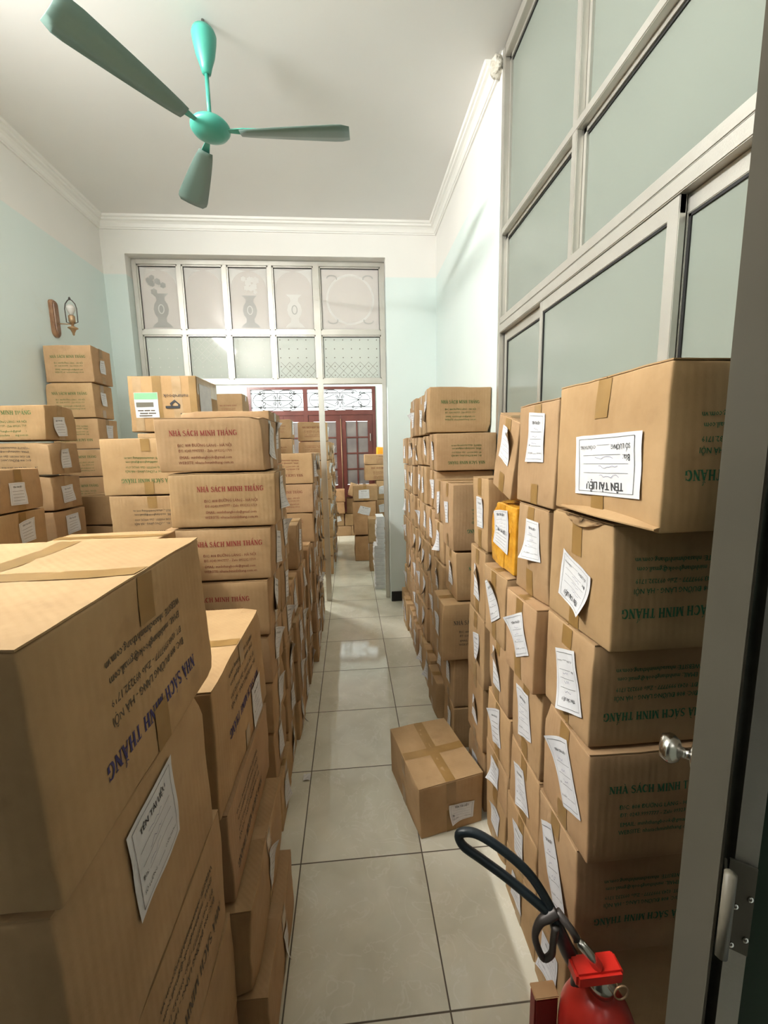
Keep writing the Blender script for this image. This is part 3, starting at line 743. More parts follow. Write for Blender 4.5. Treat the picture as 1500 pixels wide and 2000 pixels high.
# ------------------------------------------------------------------ near door leaf with hinge, and its jamb
def az(a, r, z): return Vector((math.sin(R(a))*r, math.cos(R(a))*r, z))
LA = 44.3
p0 = az(43.42, .455, 0); e = Vector((math.cos(R(LA)), -math.sin(R(LA)), 0)); th = .0305; ldir = Vector((-e.y, e.x, 0))
leaf = empty('door_2', p0); struct(leaf)
ang = math.atan2(e.y, e.x)
leaf.rotation_euler = (0, 0, ang)
L = .425
d = MB(); d.bbox(0, th, 0, .07, .01, 2.34, M['painted'], .002); d.bbox(0, th, L-.07, L, .01, 2.34, M['painted'], .002)
d.bbox(0.001, th-.001, .07, L-.07, 2.25, 2.339, M['painted'], .002); d.bbox(0.001, th-.001, .07, L-.07, .011, .35, M['painted'], .002); d.bbox(.001, th-.001, .07, L-.07, .95, 1.03, M['painted'], .002)
d.build('door_frame', leaf)
d = MB(); d.box(th/2-.003, th/2+.003, .07, L-.07, .35, 2.25, M['frost_green']); d.build('door_glass', leaf)
k = MB(); X = Matrix.Rotation(-math.pi/2, 3, 'Y')
k.lathe([(.001, 0), (.024, 0), (.024, .005), (.009, .008), (.009, .020), (.018, .023), (.0245, .032), (.0255, .039), (.020, .050), (.001, .053)], M['steel'], (0, L-.05, 1.135), 24, X)
k.build('door_knob', leaf)
hg = MB(); hg.tube([(th+.006, -.005, 1.187), (th+.006, -.005, 1.277)], .005, M['painted'], 12); hg.bbox(th+.0015, th+.004, -.004, .02, 1.182, 1.27, M['painted'], .0005)
hg.build('door_hinge', leaf)
j = MB(); q0 = az(48.25, .480, 0)
je = (az(50.25, .484, 0)-q0).normalized(); jn = Vector((-je.y, je.x, 0))
def jq(u, v, z): return q0 + je*u + jn*v + Vector((0, 0, z))
def jbox(u0, u1, v0, v1, z0, z1, mat):
    v = [jq(u, w_, z) for u in (u0, u1) for w_ in (v0, v1) for z in (z0, z1)]
    j.add(v, [(0, 1, 3, 2), (4, 6, 7, 5), (0, 4, 5, 1), (2, 3, 7, 6), (0, 2, 6, 4), (1, 5, 7, 3)], mat)
jbox(0, .0168, 0, .05, 0, 2.5, M['alu']); jbox(.0169, .055, .012, .05, 0, 2.5, M['doorglass'])
jamb = struct(j.build('door_1'))
j = MB(); jbox(-.004, .0166, -.003, -.0005, 1.172, 1.27, M['painted'])
for (u, z) in ((.004, 1.222), (.014, 1.236), (.004, 1.178), (.014, 1.19)):
    c = jq(u, -.0035, z); j.lathe([(.0005, -.001), (.0032, -.001), (.0032, .001), (.0012, .0018)], M['steel'], c, 10, Matrix.Rotation(math.pi/2, 3, 'X'))
j.build('hinge_plate', jamb)
struct(MB().box(.47, XR+.0, .10, .24, 0, H, M['wall']).build('wall_front_right'))

# ================================================================== lamps
def tube_lamp(name, loc, length, rotz, power, label, facing):
    """wall batten with a lit tube; its own light comes from the tube"""
    root = empty(name, loc, rotz); tag(root, label, 'lamp')
    b = MB(); b.bbox(-length/2-.03, length/2+.03, -.03, .012, -.02, .02, M['trim'], .004); b.build('lamp_housing', root)
    t = MB(); t.tube([(-length/2, .042, 0), (length/2, .042, 0)], .013, M['tube'], 12); t.build('fluorescent_tube', root)
    c = MB()
    for s in (-1, 1): c.bbox(s*(length/2+.012)-.012, s*(length/2+.012)+.012, .0, .058, -.016, .016, M['trim'], .003)
    c.build('tube_holder', root)
    ld = bpy.data.lights.new('tube_light', 'AREA'); ld.shape = 'RECTANGLE'; ld.size = length; ld.size_y = .05; ld.energy = power
    ld.color = (1.0, .97, .925); ld.spread = math.pi
    lo = bpy.data.objects.new('tube_light', ld); COL.objects.link(lo); lo.parent = root; lo.location = (0, .062, 0)
    lo.rotation_euler = facing
    return root
# local +y of the batten points into the room
tube_lamp('tube_lamp', (XL+.032, 1.12, 3.58), 1.2, R(-90), LAMP_POWER['front'], 'white fluorescent tube lamp high on the left wall', (R(90), 0, 0))
tube_lamp('tube_lamp', (-2.65+.032, 6.7, 3.2), 1.2, R(-90), LAMP_POWER['back'], 'unseen tube lamp assumed on the left wall of the far room', (R(90), 0, 0))  # unseen far-room tube, assumed from light falling across its floor from the left
tube_lamp('tube_lamp', (-1.0, -2.4+.032, 3.3), 1.2, R(0), LAMP_POWER['hall'], 'unseen tube lamp assumed on the hall wall behind the viewer', (R(90), 0, 0))  # assumed tube, not visible anywhere; gives the hall a trace of light

# ================================================================== ceiling fan
FX, FY_ = -.675, 2.53
fan = empty('ceiling_fan', (FX, FY_, 3.33)); tag(fan, 'teal three-blade ceiling fan hanging from the white ceiling', 'fan')
f = MB(); f.tube([(0, 0, .47), (0, 0, .52)], .008, M['steel'], 10); f.build('ceiling_hook', fan)
f = MB(); f.lathe([(.010, .275), (.022, .28), (.03, .31), (.047, .36), (.058, .42), (.061, .45), (.055, .468), (.02, .474)], M['teal']); f.build('canopy', fan)
f = MB(); f.tube([(0, 0, .055), (0, 0, .29)], .0105, M['teal'], 14); f.lathe([(.012, .05), (.02, .055), (.02, .075), (.011, .085)], M['teal']); f.build('down_rod', fan)
f = MB(); f.lathe([(.001, -.012), (.03, -.012), (.062, -.006), (.088, .006), (.1, .022), (.1, .034), (.09, .046), (.06, .055), (.02, .058), (.001, .058)], M['teal'], n=40); f.build('motor_housing', fan)
for a in (-3, 117, 237):
    bl = MB(); n = 14; vs = []; fs = []
    for i in range(n+1):
        t = i/n; rr = .155+.575*t; wd = .034+.052*min(1, t*1.15)**.8
        if t > .9: wd *= 1-.22*((t-.9)/.1)**2
        for s in (-1, -.33, .33, 1):
            vs.append((rr, s*wd, .004+(s*wd)*.20 - .0006*(1-abs(s))*10 ))
    for i in range(n):
        for k_ in range(3): fs.append((i*4+k_, i*4+k_+1, (i+1)*4+k_+1, (i+1)*4+k_))
    m_ = len(vs); vs += [(x, y, z+.0016) for x, y, z in vs]; fs += [tuple(q+m_ for q in g)[::-1] for g in fs]
    edge = [i*4 for i in range(n+1)] + [n*4+k_ for k_ in range(1, 4)] + [i*4+3 for i in range(n-1, -1, -1)] + [2, 1]
    for p_, q_ in zip(edge, edge[1:]+edge[:1]): fs.append((p_, q_, q_+m_, p_+m_))
    bl.add(vs, fs, M['dteal'], True)
    ob = bl.build('fan_blade', fan, rot=(0, 0, R(a)))
    br = MB(); br.add([(.085, -.011, .014), (.17, -.022, .012), (.24, -.014, .016), (.24, .014, .016), (.17, .022, .012), (.085, .011, .014),
                       (.085, -.011, .018), (.17, -.022, .016), (.24, -.014, .02), (.24, .014, .02), (.17, .022, .016), (.085, .011, .018)],
                      [(5, 4, 3, 2, 1, 0), (6, 7, 8, 9, 10, 11)] + [(i, (i+1) % 6, (i+1) % 6+6, i+6) for i in range(6)], M['teal'])
    br.build('blade_bracket', ob)

# ================================================================== wall sconce on the left wall
sc_ = empty('wall_sconce', (XL, 3.62, 2.60)); tag(sc_, 'old wooden wall sconce with an unlit clear bulb on the mint left wall', 'lamp')
b = MB()
out = []
for i in range(25):
    t = math.pi*i/24; out.append((.042*math.cos(t), .235+.03*math.sin(t)))
for i in range(13):
    t = math.pi+math.pi*i/12; out.append((.042*math.cos(t), .03+.045*math.sin(t)))
for dd, x in ((1.0, 0.0), (1.0, .012), (.82, .02), (.5, .023)):
    pass
n = len(out); vs = []
for dd, x in ((1.0, 0.0), (1.0, .014), (.80, .024), (.55, .024), (.5, .03)): vs += [(x, y*dd, .13+(z-.13)*(1-(1-dd)*.3)) for y, z in out]
fs = [(l*n+i, l*n+(i+1) % n, (l+1)*n+(i+1) % n, (l+1)*n+i) for l in range(4) for i in range(n)] + [tuple(4*n+i for i in range(n))]
b.add(vs, fs, M['bronze']); fix(b.build('wall_plate', sc_))
ax = .135; b = MB(); b.tube([(.028, 0, .09), (.07, .0, .088), (ax, 0, .085)], .004, M['brass'], 10); b.build('arm', sc_)
b = MB(); b.tube([(ax-.042, 0, .10), (ax-.044, 0, .20), (ax-.036, 0, .235), (ax-.015, 0, .262), (ax, 0, .268), (ax+.015, 0, .262), (ax+.036, 0, .235), (ax+.044, 0, .20), (ax+.042, 0, .10), (ax+.02, 0, .093), (ax-.02, 0, .093)], .0036, M['blackmetal'], 8, closed=True)
b.lathe([(.001, .266), (.009, .268), (.007, .28), (.001, .288)], M['blackmetal'], (ax, 0, 0), 12); b.build('bulb_guard', sc_)
b = MB(); b.lathe([(.008, .08), (.02, .1), (.023, .105), (.023, .145), (.018, .15)], M['brass'], (ax, 0, 0), 20); b.build('lamp_socket', sc_)
b = MB(); b.lathe([(.012, .148), (.016, .165), (.03, .195), (.031, .21), (.02, .226), (.001, .23)], M['bulb'], (ax, 0, 0), 20); b.build('light_bulb', sc_)
b = MB(); b.lathe([(.001, .0), (.007, .006), (.009, .02), (.02, .045), (.036, .055), (.034, .06), (.01, .072), (.007, .085)], M['brass'], (ax, 0, 0), 20); b.build('finial', sc_)

# ================================================================== wooden doors of the far room
DY = 8.6
mb = MB(); Wd = M['wood']
x0, x1, zt = -1.965, .552, 2.925
mb.bbox(x0, x0+.07, DY-.02, DY+.1, 0, zt, Wd, .006); mb.bbox(x1-.07, x1, DY-.02, DY+.1, 0, zt, Wd, .006)
mb.bbox(x0, x1, DY-.018, DY+.1, zt-.05, zt, Wd, .006); mb.bbox(x0, x1, DY-.016, DY+.1, 2.375, 2.47, Wd, .006); mb.bbox(-.885, -.80, DY-.019, DY+.1, 0, zt, Wd, .006)
df_ = struct(mb.build('door_3'))
def leaf_door(xa, xb):
    d = MB(); st = .10; y0, y1 = DY, DY+.045
    d.bbox(xa, xa+st, y0, y1, .001, 2.385, Wd, .004); d.bbox(xb-st, xb, y0, y1, .001, 2.385, Wd, .004)
    d.bbox(xa+st, xb-st, y0+.001, y1, 2.25, 2.384, Wd, .004); d.bbox(xa+st, xb-st, y0+.001, y1, .001, .25, Wd, .004)
    d.bbox(xa+st, xb-st, y0+.001, y1, .85, .97, Wd, .004); d.box(xa+st, xb-st, y0+.016, y0+.03, .25, .85, Wd)
    for i in range(1, 4): d.bbox(xa+st, xb-st, y0+.003, y1-.003, .97+1.28*i/4-.014, .97+1.28*i/4+.014, Wd, .003)
    d.bbox((xa+xb)/2-.014, (xa+xb)/2+.014, y0+.002, y1-.002, .97, 2.25, Wd, .003)
    o = d.build('door_leaf', df_)
    for i in range(4):
        for k_ in range(2):
            p = MB(); h_ = 1.28/4; xm = (xa+xb)/2
            p.box((xa+st, xm+.008)[k_], (xm-.008, xb-st)[k_], y0+.018, y0+.024, .97+h_*i+.008, .97+h_*(i+1)-.008, M['greyglass']); p.build('glass_pane', o)
leaf_door(-.80, -.1575); leaf_door(-.1565, .482); leaf_door(-1.895, -1.39); leaf_door(-1.389, -.885)
b = MB(); b.tube([(-.157, DY-.012, .3), (-.157, DY-.012, 2.3)], .007, M['brass'], 8); b.build('door_bolt', df_)
b = MB(); b.bbox(.425, .437, DY-.03, DY, 1.85, 2.0, M['steel'], .002); b.build('door_handle', df_)
def spiral(cx, cz, r, a0, turns, sgn, n=22):
    return [(cx+sgn*r*(1-.8*i/n)*math.cos(a0+turns*2*math.pi*i/n), cz+r*(1-.8*i/n)*math.sin(a0+turns*2*math.pi*i/n)) for i in range(n+1)]
for (xa, xb) in ((-1.895, -.885), (-.80, .482)):
    g = MB(); z0, z1 = 2.47, 2.875; y = DY+.03; rr = .0072; cx = (xa+xb)/2; cz = (z0+z1)/2; W2 = (xb-xa)/2
    T = lambda pts, r_=rr: g.tube([(p_[0], y, p_[1]) for p_ in pts], r_, M['iron'], 6)
    T([(xa, z0+.065), (xb, z0+.065)]); T([(xa, z1-.065), (xb, z1-.065)]); T([(cx, z0+.065), (cx, z1-.065)])
    T([(xa+.06, cz), (cx-.06, cz)]); T([(cx+.06, cz), (xb-.06, cz)]); T([(cx-.06, cz), (cx+.06, cz)], .013)
    for s in (-1, 1):
        T([(cx+s*.03, cz+.02), (cx+s*.05, cz+.10), (cx+s*.10, cz+.115), (cx+s*.2, cz+.075), (cx+s*W2*.62, cz)])
        T([(cx+s*.03, cz-.02), (cx+s*.05, cz-.10), (cx+s*.10, cz-.115), (cx+s*.2, cz-.075), (cx+s*W2*.62, cz)])
        T(spiral(cx+s*.055, cz+.05, .035, 0, 1.3, s)); T(spiral(cx+s*.055, cz-.05, .035, 0, -1.3, s))
        bx = cx+s*(W2-.16); T([(bx+.125*math.cos(t), cz+.125*math.sin(t)) for t in [math.pi*(.22+1.56*i/24)+(math.pi if s > 0 else 0) for i in range(25)]])
        T(spiral(bx-s*.08, cz+.055, .045, 0, 1.2, s)); T(spiral(bx-s*.08, cz-.055, .045, 0, -1.2, s))
        for sz in (-1, 1):
            zz = cz+sz*.16; T([(cx+s*.35, zz), (cx+s*.30, zz-sz*-.02), (cx+s*.22, zz+sz*.035), (cx+s*.12, zz+sz*.035), (cx+s*.03, zz)]); T(spiral(cx+s*.26, zz+sz*-.02, .028, 0, 1.2, s))
            T(spiral(cx+s*(W2*.66), cz+sz*.13, .03, 1, 1.3, s))
    g.build('iron_scrollwork', df_)
    p = MB(); p.box(xa, xb, DY+.06, DY+.065, z0, z1, M['glass']); p.build('transom_glass', df_)

# ================================================================== fire extinguisher by the near right stack
ex = empty('fire_extinguisher', (.478, .665, 0), R(0)); tag(ex, 'red fire extinguisher with a black hose standing beside the near right stack', 'fire extinguisher')
b = MB(); b.lathe([(.066, .0), (.072, .004), (.076, .015), (.076, .45), (.073, .485), (.062, .515), (.045, .54), (.03, .552), (.025, .555), (.022, .575)], M['red'], n=36); b.build('cylinder', ex)
b = MB(); b.lathe([(.026, .57), (.026, .59), (.018, .594), (.018, .61), (.001, .612)], M['steel'], n=24); b.build('valve', ex)
b = MB(); b.bbox(-.062, .036, -.02, .02, .598, .628, M['redplastic'], .005); b.build('valve_collar', ex)
b = MB(); b.tube([(-.012, -.005, .628), (-.03, .0, .655), (-.052, .005, .683)], [.011, .010, .0085], M['steel'], 14); b.build('hose_coupling', ex)
b = MB(); pts = [(-.05, .005, .68), (-.062, .012, .70), (-.084, .03, .722)]
b.tube(pts, [.0075, .007, .009], M['blackmetal'], 10); b.build('squeeze_lever', ex)
b = MB(); b.tube([(-.084, .03, .722), (-.10, .03, .712), (-.118, .03, .70), (-.128, .03, .672), (-.122, .03, .640), (-.108, .028, .612), (-.095, .022, .630), (-.094, .02, .66), (-.09, .02, .70)], [.011, .012, .009, .007, .007, .007, .007, .007, .008], M['blackmetal'], 10, sm=5); b.build('carry_handle', ex)
b = MB()
P = [(-.028, .03, .56), (-.055, .03, .62), (-.08, .032, .68), (-.10, .04, .735), (-.135, .055, .79), (-.185, .075, .83), (-.235, .095, .853), (-.268, .105, .846),
     (-.262, .10, .822), (-.225, .085, .80), (-.18, .065, .775), (-.135, .045, .745), (-.1, .035, .715)]
b.tube([(-.028, .03, .5)] + P, [.017, .017, .016, .014] + [.0095]*(len(P)-3), M['rubber'], 14, sm=6); b.build('hose', ex)
b = MB(); b.tube([(.025+.014*math.cos(t*.314), -.028, .592+.016*math.sin(t*.314)) for t in range(20)], .0017, M['brass'], 6, closed=True); b.tube([(.02, -.03, .60), (.02, .02, .612)], .0016, M['brass'], 6); b.build('safety_pin', ex)
bx_ = empty('red_metal_box', (.386, .715, 0)); tag(bx_, 'small dark red metal box beside the fire extinguisher', 'box')
b = MB(); b.bbox(-.026, .026, -.014, .014, 0, .492, M['darkred'], .004); b.build('box_body', bx_)
b = MB(); b.bbox(-.027, .027, -.015, .015, .492, .496, M['kraft'], .0015); b.build('box_lid', bx_)

# scrap of paper on the floor
b = MB(); v = [(i*.012, j_*.014, .003+.006*abs(math.sin(i*2.1+j_*1.3))) for j_ in range(4) for i in range(4)]
b.add(v, [(j_*4+i, j_*4+i+1, (j_+1)*4+i+1, (j_+1)*4+i) for j_ in range(3) for i in range(3)], M['paper']); o = b.build('paper_scrap', loc=(-.29, 1.93, .0)); tag(o, 'torn scrap of white paper on the floor by the left row', 'paper')

# ================================================================== right-hand row of cartons
RG = 'cartons in the right-hand row'; LG = 'cartons in the left-hand row'
def what(lab, extra=''):
    return ('labelled carton' if lab else 'plain carton') + extra
# --- near stack against the glass partition (text faces the viewer)
def R1(z0, z1, label, x0=.54, y0=.77, y1=1.03, **k):
    carton(x0, k.pop('x1', .905), y0, y1, z0, z1, label, RG, n=10, detail=True, **k)
R1(0, .325, 'bottom carton of the near right stack, behind the extinguisher', y0=.90, y1=1.07, text=None, lab=dict(w=.09, h=.12))
R1(.33, .652, 'second carton up in the near right stack, fading inverted green print', y0=.875, y1=1.07, text=dict(ink='ink_bgreen', wd=.72, flip=True, v=.0), lab=dict(w=.085, h=.20, a=.45, v=.0, u=.0))
R1(.658, .952, 'third carton up in the near right stack, upright green print', y0=.835, y1=1.065, text=dict(ink='ink_bgreen', wd=.72, u=0), lab=dict(w=.085, h=.18, a=.42, u=.02, v=.02))
R1(.958, 1.218, 'fourth carton up in the near right stack, long torn label, inverted print', y0=.85, y1=1.07, text=dict(ink='ink_bgreen', wd=.72, flip=True, u=-.02), lab=dict(w=.105, h=.16, a=3.1+.35, u=.02, v=-.01))
R1(1.224, 1.502, 'corrugated carton under the top one of the near right stack', y0=.80, y1=1.07, text=dict(ink='ink_bgreen', wd=.72, flip=True, u=-.03), lab=dict(w=.135, h=.105, a=3.14-.18, u=-.01, v=-.035), drop=.09)
R1(1.512, 1.81, 'large top carton of the near right stack with inverted framed label', x0=.535, y0=.675, y1=1.04, text=dict(ink='ink_bgreen', flip=True, u=-.03, wd=.63), lab=dict(w=.225, h=.128, a=3.14+.05, u=.025, v=-.035, curl=.1), drop=.095, amt=1.2)
def sheet(parent, name, rows, mat):
    '''thin bent cardboard sheet through rows of world points'''
    nc = len(rows[0]); vs = [Vector(p) for row in rows for p in row]; nr = len(rows); k = len(vs)
    mb = MB(); fs = []
    nrm = (vs[1]-vs[0]).cross(vs[nc]-vs[0]).normalized()*.003
    vs += [v+nrm for v in vs]
    for a in range(nr-1):
        for b in range(nc-1):
            i0 = a*nc+b; f_ = (i0, i0+1, i0+nc+1, i0+nc); fs.append(f_[::-1]); fs.append(tuple(q+k for q in f_))
    ring = list(range(nc)) + [a*nc+nc-1 for a in range(1, nr)] + [(nr-1)*nc+b for b in range(nc-2, -1, -1)] + [a*nc for a in range(nr-2, 0, -1)]
    for p_, q_ in zip(ring, ring[1:]+ring[:1]): fs.append((p_, q_, q_+k, p_+k))
    mb.add(vs, fs, mat); mb.v = [tuple(Vector(v)-parent.location) for v in mb.v]
    o = fix(mb.build(name, parent)); o.color = parent.color; return o
big = [o for o in bpy.data.objects if o.get('label', '').startswith('large top carton')][0]
NYs = 14
rows = []
for t in (0, .33, .66, 1):
    row = []
    for i in range(NYs+1):
        s_ = i/NYs; y = .672+s_*.33; bow = math.sin(math.pi*min(1, s_*1.05))
        row.append((.5355-.021*t*(.55+.45*bow), y, 1.5205+.012*bow*(1-t)-.003*t))
    rows.append(row)
sheet(big, 'bottom_flap', rows, M['card'])
low = [o for o in bpy.data.objects if o.get('label', '').startswith('corrugated carton under')][0]
rows = []
for t in (0, .5, 1):
    rows.append([(.5385-.010*math.sin(math.pi*s_/8)*t-.001, .83+.17*s_/8, 1.503-.020*t*math.sin(math.pi*s_/8)-.001) for s_ in range(9)])
sheet(low, 'bent_flap', rows, M['card'])
# --- second column
def C(col, lev, x0, y0, y1, z0, z1, lab=1, extra='', x1=None, label=None, **k):
    x1 = x1 or min(.912, x0+.40)
    L = None
    if lab: L = dict(w=.08, h=.115); L.update(k.pop('labd', {}))
    else: k.pop('labd', None)
    lb = label or '%s, %s in the %s column of the right row%s' % (what(lab), ORD[lev], NTH[col-1], extra)
    carton(x0, x1, y0, y1, z0, z1, lb, RG, lab=L, **k)
C(2, 0, .545, 1.085, 1.33, 0, .205); C(2, 1, .54, 1.085, 1.32, .21, .425); C(2, 2, .54, 1.08, 1.30, .43, .66, labd=dict(w=.085, h=.14, a=.3), detail=True)
C(2, 3, .54, 1.085, 1.30, .665, .945, labd=dict(w=.09, h=.16, a=.25), detail=True)
C(2, 4, .505, 1.08, 1.28, .952, 1.21, labd=dict(w=.09, h=.13, a=.45), detail=True, extra=' jutting', rz=R(.5))
C(2, 5, .54, 1.082, 1.295, 1.216, 1.492, labd=dict(w=.085, h=.125, a=.05, u=.02, v=.04), detail=True)
C(2, 6, .535, 1.055, 1.295, 1.50, 1.79, label='upright carton left of the large one, framed label reading upright', labd=dict(w=.10, h=.135, a=-.03, u=.0, v=.05, curl=.1), detail=True)
C(2, 7, .54, 1.378, 1.553, 1.508, 1.775, label='leaning carton beside the framed-label one, its label peeling', labd=dict(w=.085, h=.13, a=-.1, v=.04), detail=True, tiltx=R(15), tint=.95)
# --- third column
C(3, 0, .558, 1.39, 1.60, 0, .275); C(3, 1, .545, 1.345, 1.57, .28, .455, labd=dict(h=.10)); C(3, 2, .54, 1.325, 1.56, .46, .69, labd=dict(w=.08, h=.15, a=.2)); C(3, 3, .54, 1.34, 1.56, .695, .95, labd=dict(w=.075, h=.15, a=.15))
C(3, 4, .515, 1.335, 1.545, .957, 1.222, labd=dict(w=.10, h=.15, a=.45), detail=True, extra=' jutting')
o = carton(.54, .905, 1.325, 1.55, 1.235, 1.475, 'carton wrapped in orange packing tape in the right row', RG, n=10, amt=1.6, mat=M['tape_orange'], tape='x', tmat=M['tape_orange'],
           labs=[dict(w=.12, h=.10, a=.08, u=-.01, v=.045, detail=True), dict(w=.13, h=.075, a=-.12, u=.0, v=-.01, detail=False)], tint=1)
# --- fourth column
C(4, 0, .565, 1.66, 1.90, 0, .30); C(4, 1, .55, 1.655, 1.89, .305, .625); C(4, 2, .54, 1.62, 1.84, .63, .945); C(4, 3, .54, 1.62, 1.825, .95, 1.235, labd=dict(h=.14), extra='', label='labelled carton with its flap bent open, fourth up in the right row\'s fourth column')
C(4, 4, .54, 1.59, 1.79, 1.25, 1.545, labd=dict(w=.09, h=.125, a=0, u=-.0, v=.0, curl=.2), detail=True)
# --- fifth to twelfth columns
zs5 = [0, .25, .545, .865, 1.135, 1.49]
cols5 = {5: (2.08, 2.325), 6: (2.342, 2.585), 7: (2.60, 2.84), 8: (2.855, 3.09), 9: (3.11, 3.35), 10: (3.37, 3.61), 11: (3.63, 3.87), 12: (3.89, 4.13)}
lv = random.Random(11)
for col, (y0, y1) in cols5.items():
    if col == 5: zz = [0, .25, .545, .865, 1.135, 1.49]
    elif col == 6: zz = [0, .245, .50, .75, .99, 1.235, 1.49]
    elif col == 7: zz = [0, .26, .52, .77, 1.03, 1.28, 1.53, 1.77, 2.06]
    elif col in (8, 9, 10): zz = [0]+[.257*i+lv.uniform(-.012, .012) for i in range(1, 7)]+[1.765]+[2.05 if col != 10 else 2.02]
    else: zz = [0]+[.255*i+lv.uniform(-.012, .012) for i in range(1, 7)]+[1.78]
    for i in range(len(zz)-1):
        fx = .53+lv.uniform(-.012, .014); ya, yb = y0, y1; kw = {}; extra = ''
        if col == 5 and i == 2: fx = .46; ya, yb = 2.05, 2.29; kw = dict(text=dict(ink='ink_dark', wd=.7), ); extra = ' jutting out'
        if col == 5 and i == 4: kw = dict(text=dict(ink='ink_bgreen', flip=True, v=-.02))
        if col == 5 and i == 3: kw = dict(text=dict(ink='ink_bgreen', flip=False))
        if col == 5: ya += .0
        if i == 0 and col > 5: fx -= .035
        if col == 7 and i == 6: fx = .535; ya, yb = 2.56, 2.79; kw = dict(text=dict(ink='ink_green', flip=True, v=-.02), tint=.93)
        if col == 7 and i == 7: fx = .515; ya, yb = 2.68, 2.90; kw = dict(text=dict(ink='ink_green'), tint=.93)
        if col == 8 and i == 7: ya, yb = 2.92, 3.14
        if col == 9 and i == 7: ya, yb = 3.16, 3.38; fx = .50
        if col == 10 and i == 7: ya, yb = 3.42, 3.64
        top = zz[i+1]-.006
        C(col, i, fx, ya, yb, zz[i], top, lab=lv.random() < .86 or i > 5, extra=extra, n=5 if col > 8 else 6, labd=dict(w=.075, h=.12, curl=1.2), rz=R(lv.uniform(-.5, .5)), **kw)
# carton lying in the aisle
ax0 = Vector((.249, 1.553)); dirw = Vector((.296, .062)).normalized()
ang0 = math.atan2(dirw.y, dirw.x)
cw, cl, ch = .30, .41, .243
cen = ax0 + dirw*cw/2 + Vector((-dirw.y, dirw.x))*cl/2
carton(cen.x-cw/2, cen.x+cw/2, cen.y-cl/2, cen.y+cl/2, 0, ch, 'carton lying alone on the aisle floor with crossed packing tape', None, rz=ang0, n=10, tape='y', cross=True,
       lab=dict(face='-y', w=.115, h=.072, a=-.06, u=.045, v=-.035, detail=True), tint=.9, drop=.09)

# ================================================================== left-hand row
def Lc(x1, y0, y1, z0, z1, label, w=.40, **k):
    k.setdefault('n', 7)
    L = dict(face='+x', w=.085, h=.12); L.update(k.pop('labd', {}))
    carton(x1-w, x1, y0, y1, z0, z1, label, LG, lab=None if k.pop('nolab', False) else L, **k)
# red-print stack facing the viewer
BZ = [0, .240, .483, .712, .925, 1.165, 1.382, 1.598, 1.808]
bt = ['bottom carton of the red-print stack', 'second carton from the floor in the red-print stack', 'third carton from the floor in the red-print stack', 'fourth carton from the floor in the red-print stack',
      'carton with red print half hidden behind the near cartons', 'carton two below the top of the red-print stack', 'carton with red print second from the top, shop address below', 'top carton of the red-print stack facing the viewer']
for i in range(8):
    dx = [0, .0, .0, .0, -.0, .035, .05, .0][i]; xx = -.345+[.0, -.012, -.008, -.005, -.002, .02, .05, .018][i]
    Lc(xx, 1.65, 1.93, BZ[i], BZ[i+1]-.007, bt[i], text=dict(ink='ink_red', small='ink_brown', u=[0, 0, 0, 0, .0, .04, .03, -.02][i], v=-.005) if i > 3 else None, n=9, detail=True,
       labd=dict(w=.09, h=.135, a=lv.uniform(-.4, .2)), tint=.93, tape='x')
# columns behind it along the aisle: (y0, y1, top levels, face x)
lcols = [(1.955, 2.215, [0, .26, .50, .72, .90, 1.13, 1.38, 1.61, 1.86], -.35), (2.24, 2.49, [0, .25, .49, .73, .95], -.335), (2.52, 2.80, [0, .24, .48, .72, .95, 1.235], -.335),
         (2.83, 3.12, [0, .25, .5, .75, 1.0], -.32), (3.15, 3.40, [0, .25, .5, .74, .98, 1.21, 1.43, 1.66], -.29), (3.43, 3.68, [0, .25, .5, .74, .98, 1.22, 1.44, 1.64], -.30),
         (3.71, 3.97, [0, .25, .5, .75, 1.0, 1.24, 1.45, 1.65], -.31), (4.0, 4.25, [0, .26, .5, .75, 1.0, 1.22, 1.44, 1.66], -.31)]
for ci, (y0, y1, zz, fx) in enumerate(lcols):
    for i in range(len(zz)-1):
        kw = {}; lab = 'labelled carton, %s in the %s column behind the red-print stack' % (ORD[i], NTH[ci])
        if ci == 4 and i == 6: kw = dict(text=dict(ink='ink_brown', flip=True))
        if ci == 4 and i == 5: kw = dict(text=dict(ink='ink_brown'))
        if ci == 4 and i == 4: kw = dict(text=dict(ink='ink_brown'))
        if ci == 0 and i == 7: lab = 'carton rising just above and behind the top red-print carton'
        Lc(fx+lv.uniform(-.012, .012), y0, y1, zz[i], zz[i+1]-.005, lab, n=5, labd=dict(w=.085, h=.13, curl=1.3), rz=R(lv.uniform(-.5, .5)), **kw)
# near stack at the left edge
NG = 'near cartons at the left'
carton(-.85, -.325, .40, .905, 1.19, 1.488, 'big near left carton with crossed top tape and inverted dark blue print', NG, n=12, detail=True, text=dict(face='+x', ink='ink_blue', small='ink_dark', flip=True, wd=.60, u=.0, v=-.015),
       tape='y', cross=True, amt=1.5, tint=.97, drop=.07)
carton(-.85, -.325, .40, .84, .86, 1.184, 'near left carton under the big one, white label tilted', NG, n=12, detail=True, lab=dict(face='+x', w=.145, h=.155, a=.1, u=-.015, v=.055, curl=.3), tape='y', tint=.93)
carton(-.85, -.33, .40, .88, .56, .851, 'third carton down at the left edge with dark print', NG, n=10, text=dict(face='+x', ink='ink_dark', flip=True, u=.05), tape='y', tint=.93)
carton(-.85, -.33, .40, .90, .28, .551, 'fourth carton down at the left edge', NG, n=8, tape='y', tint=.93)
carton(-.85, -.33, .40, .90, .0, .275, 'floor carton at the left edge', NG, n=8, tape='y', tint=.93)
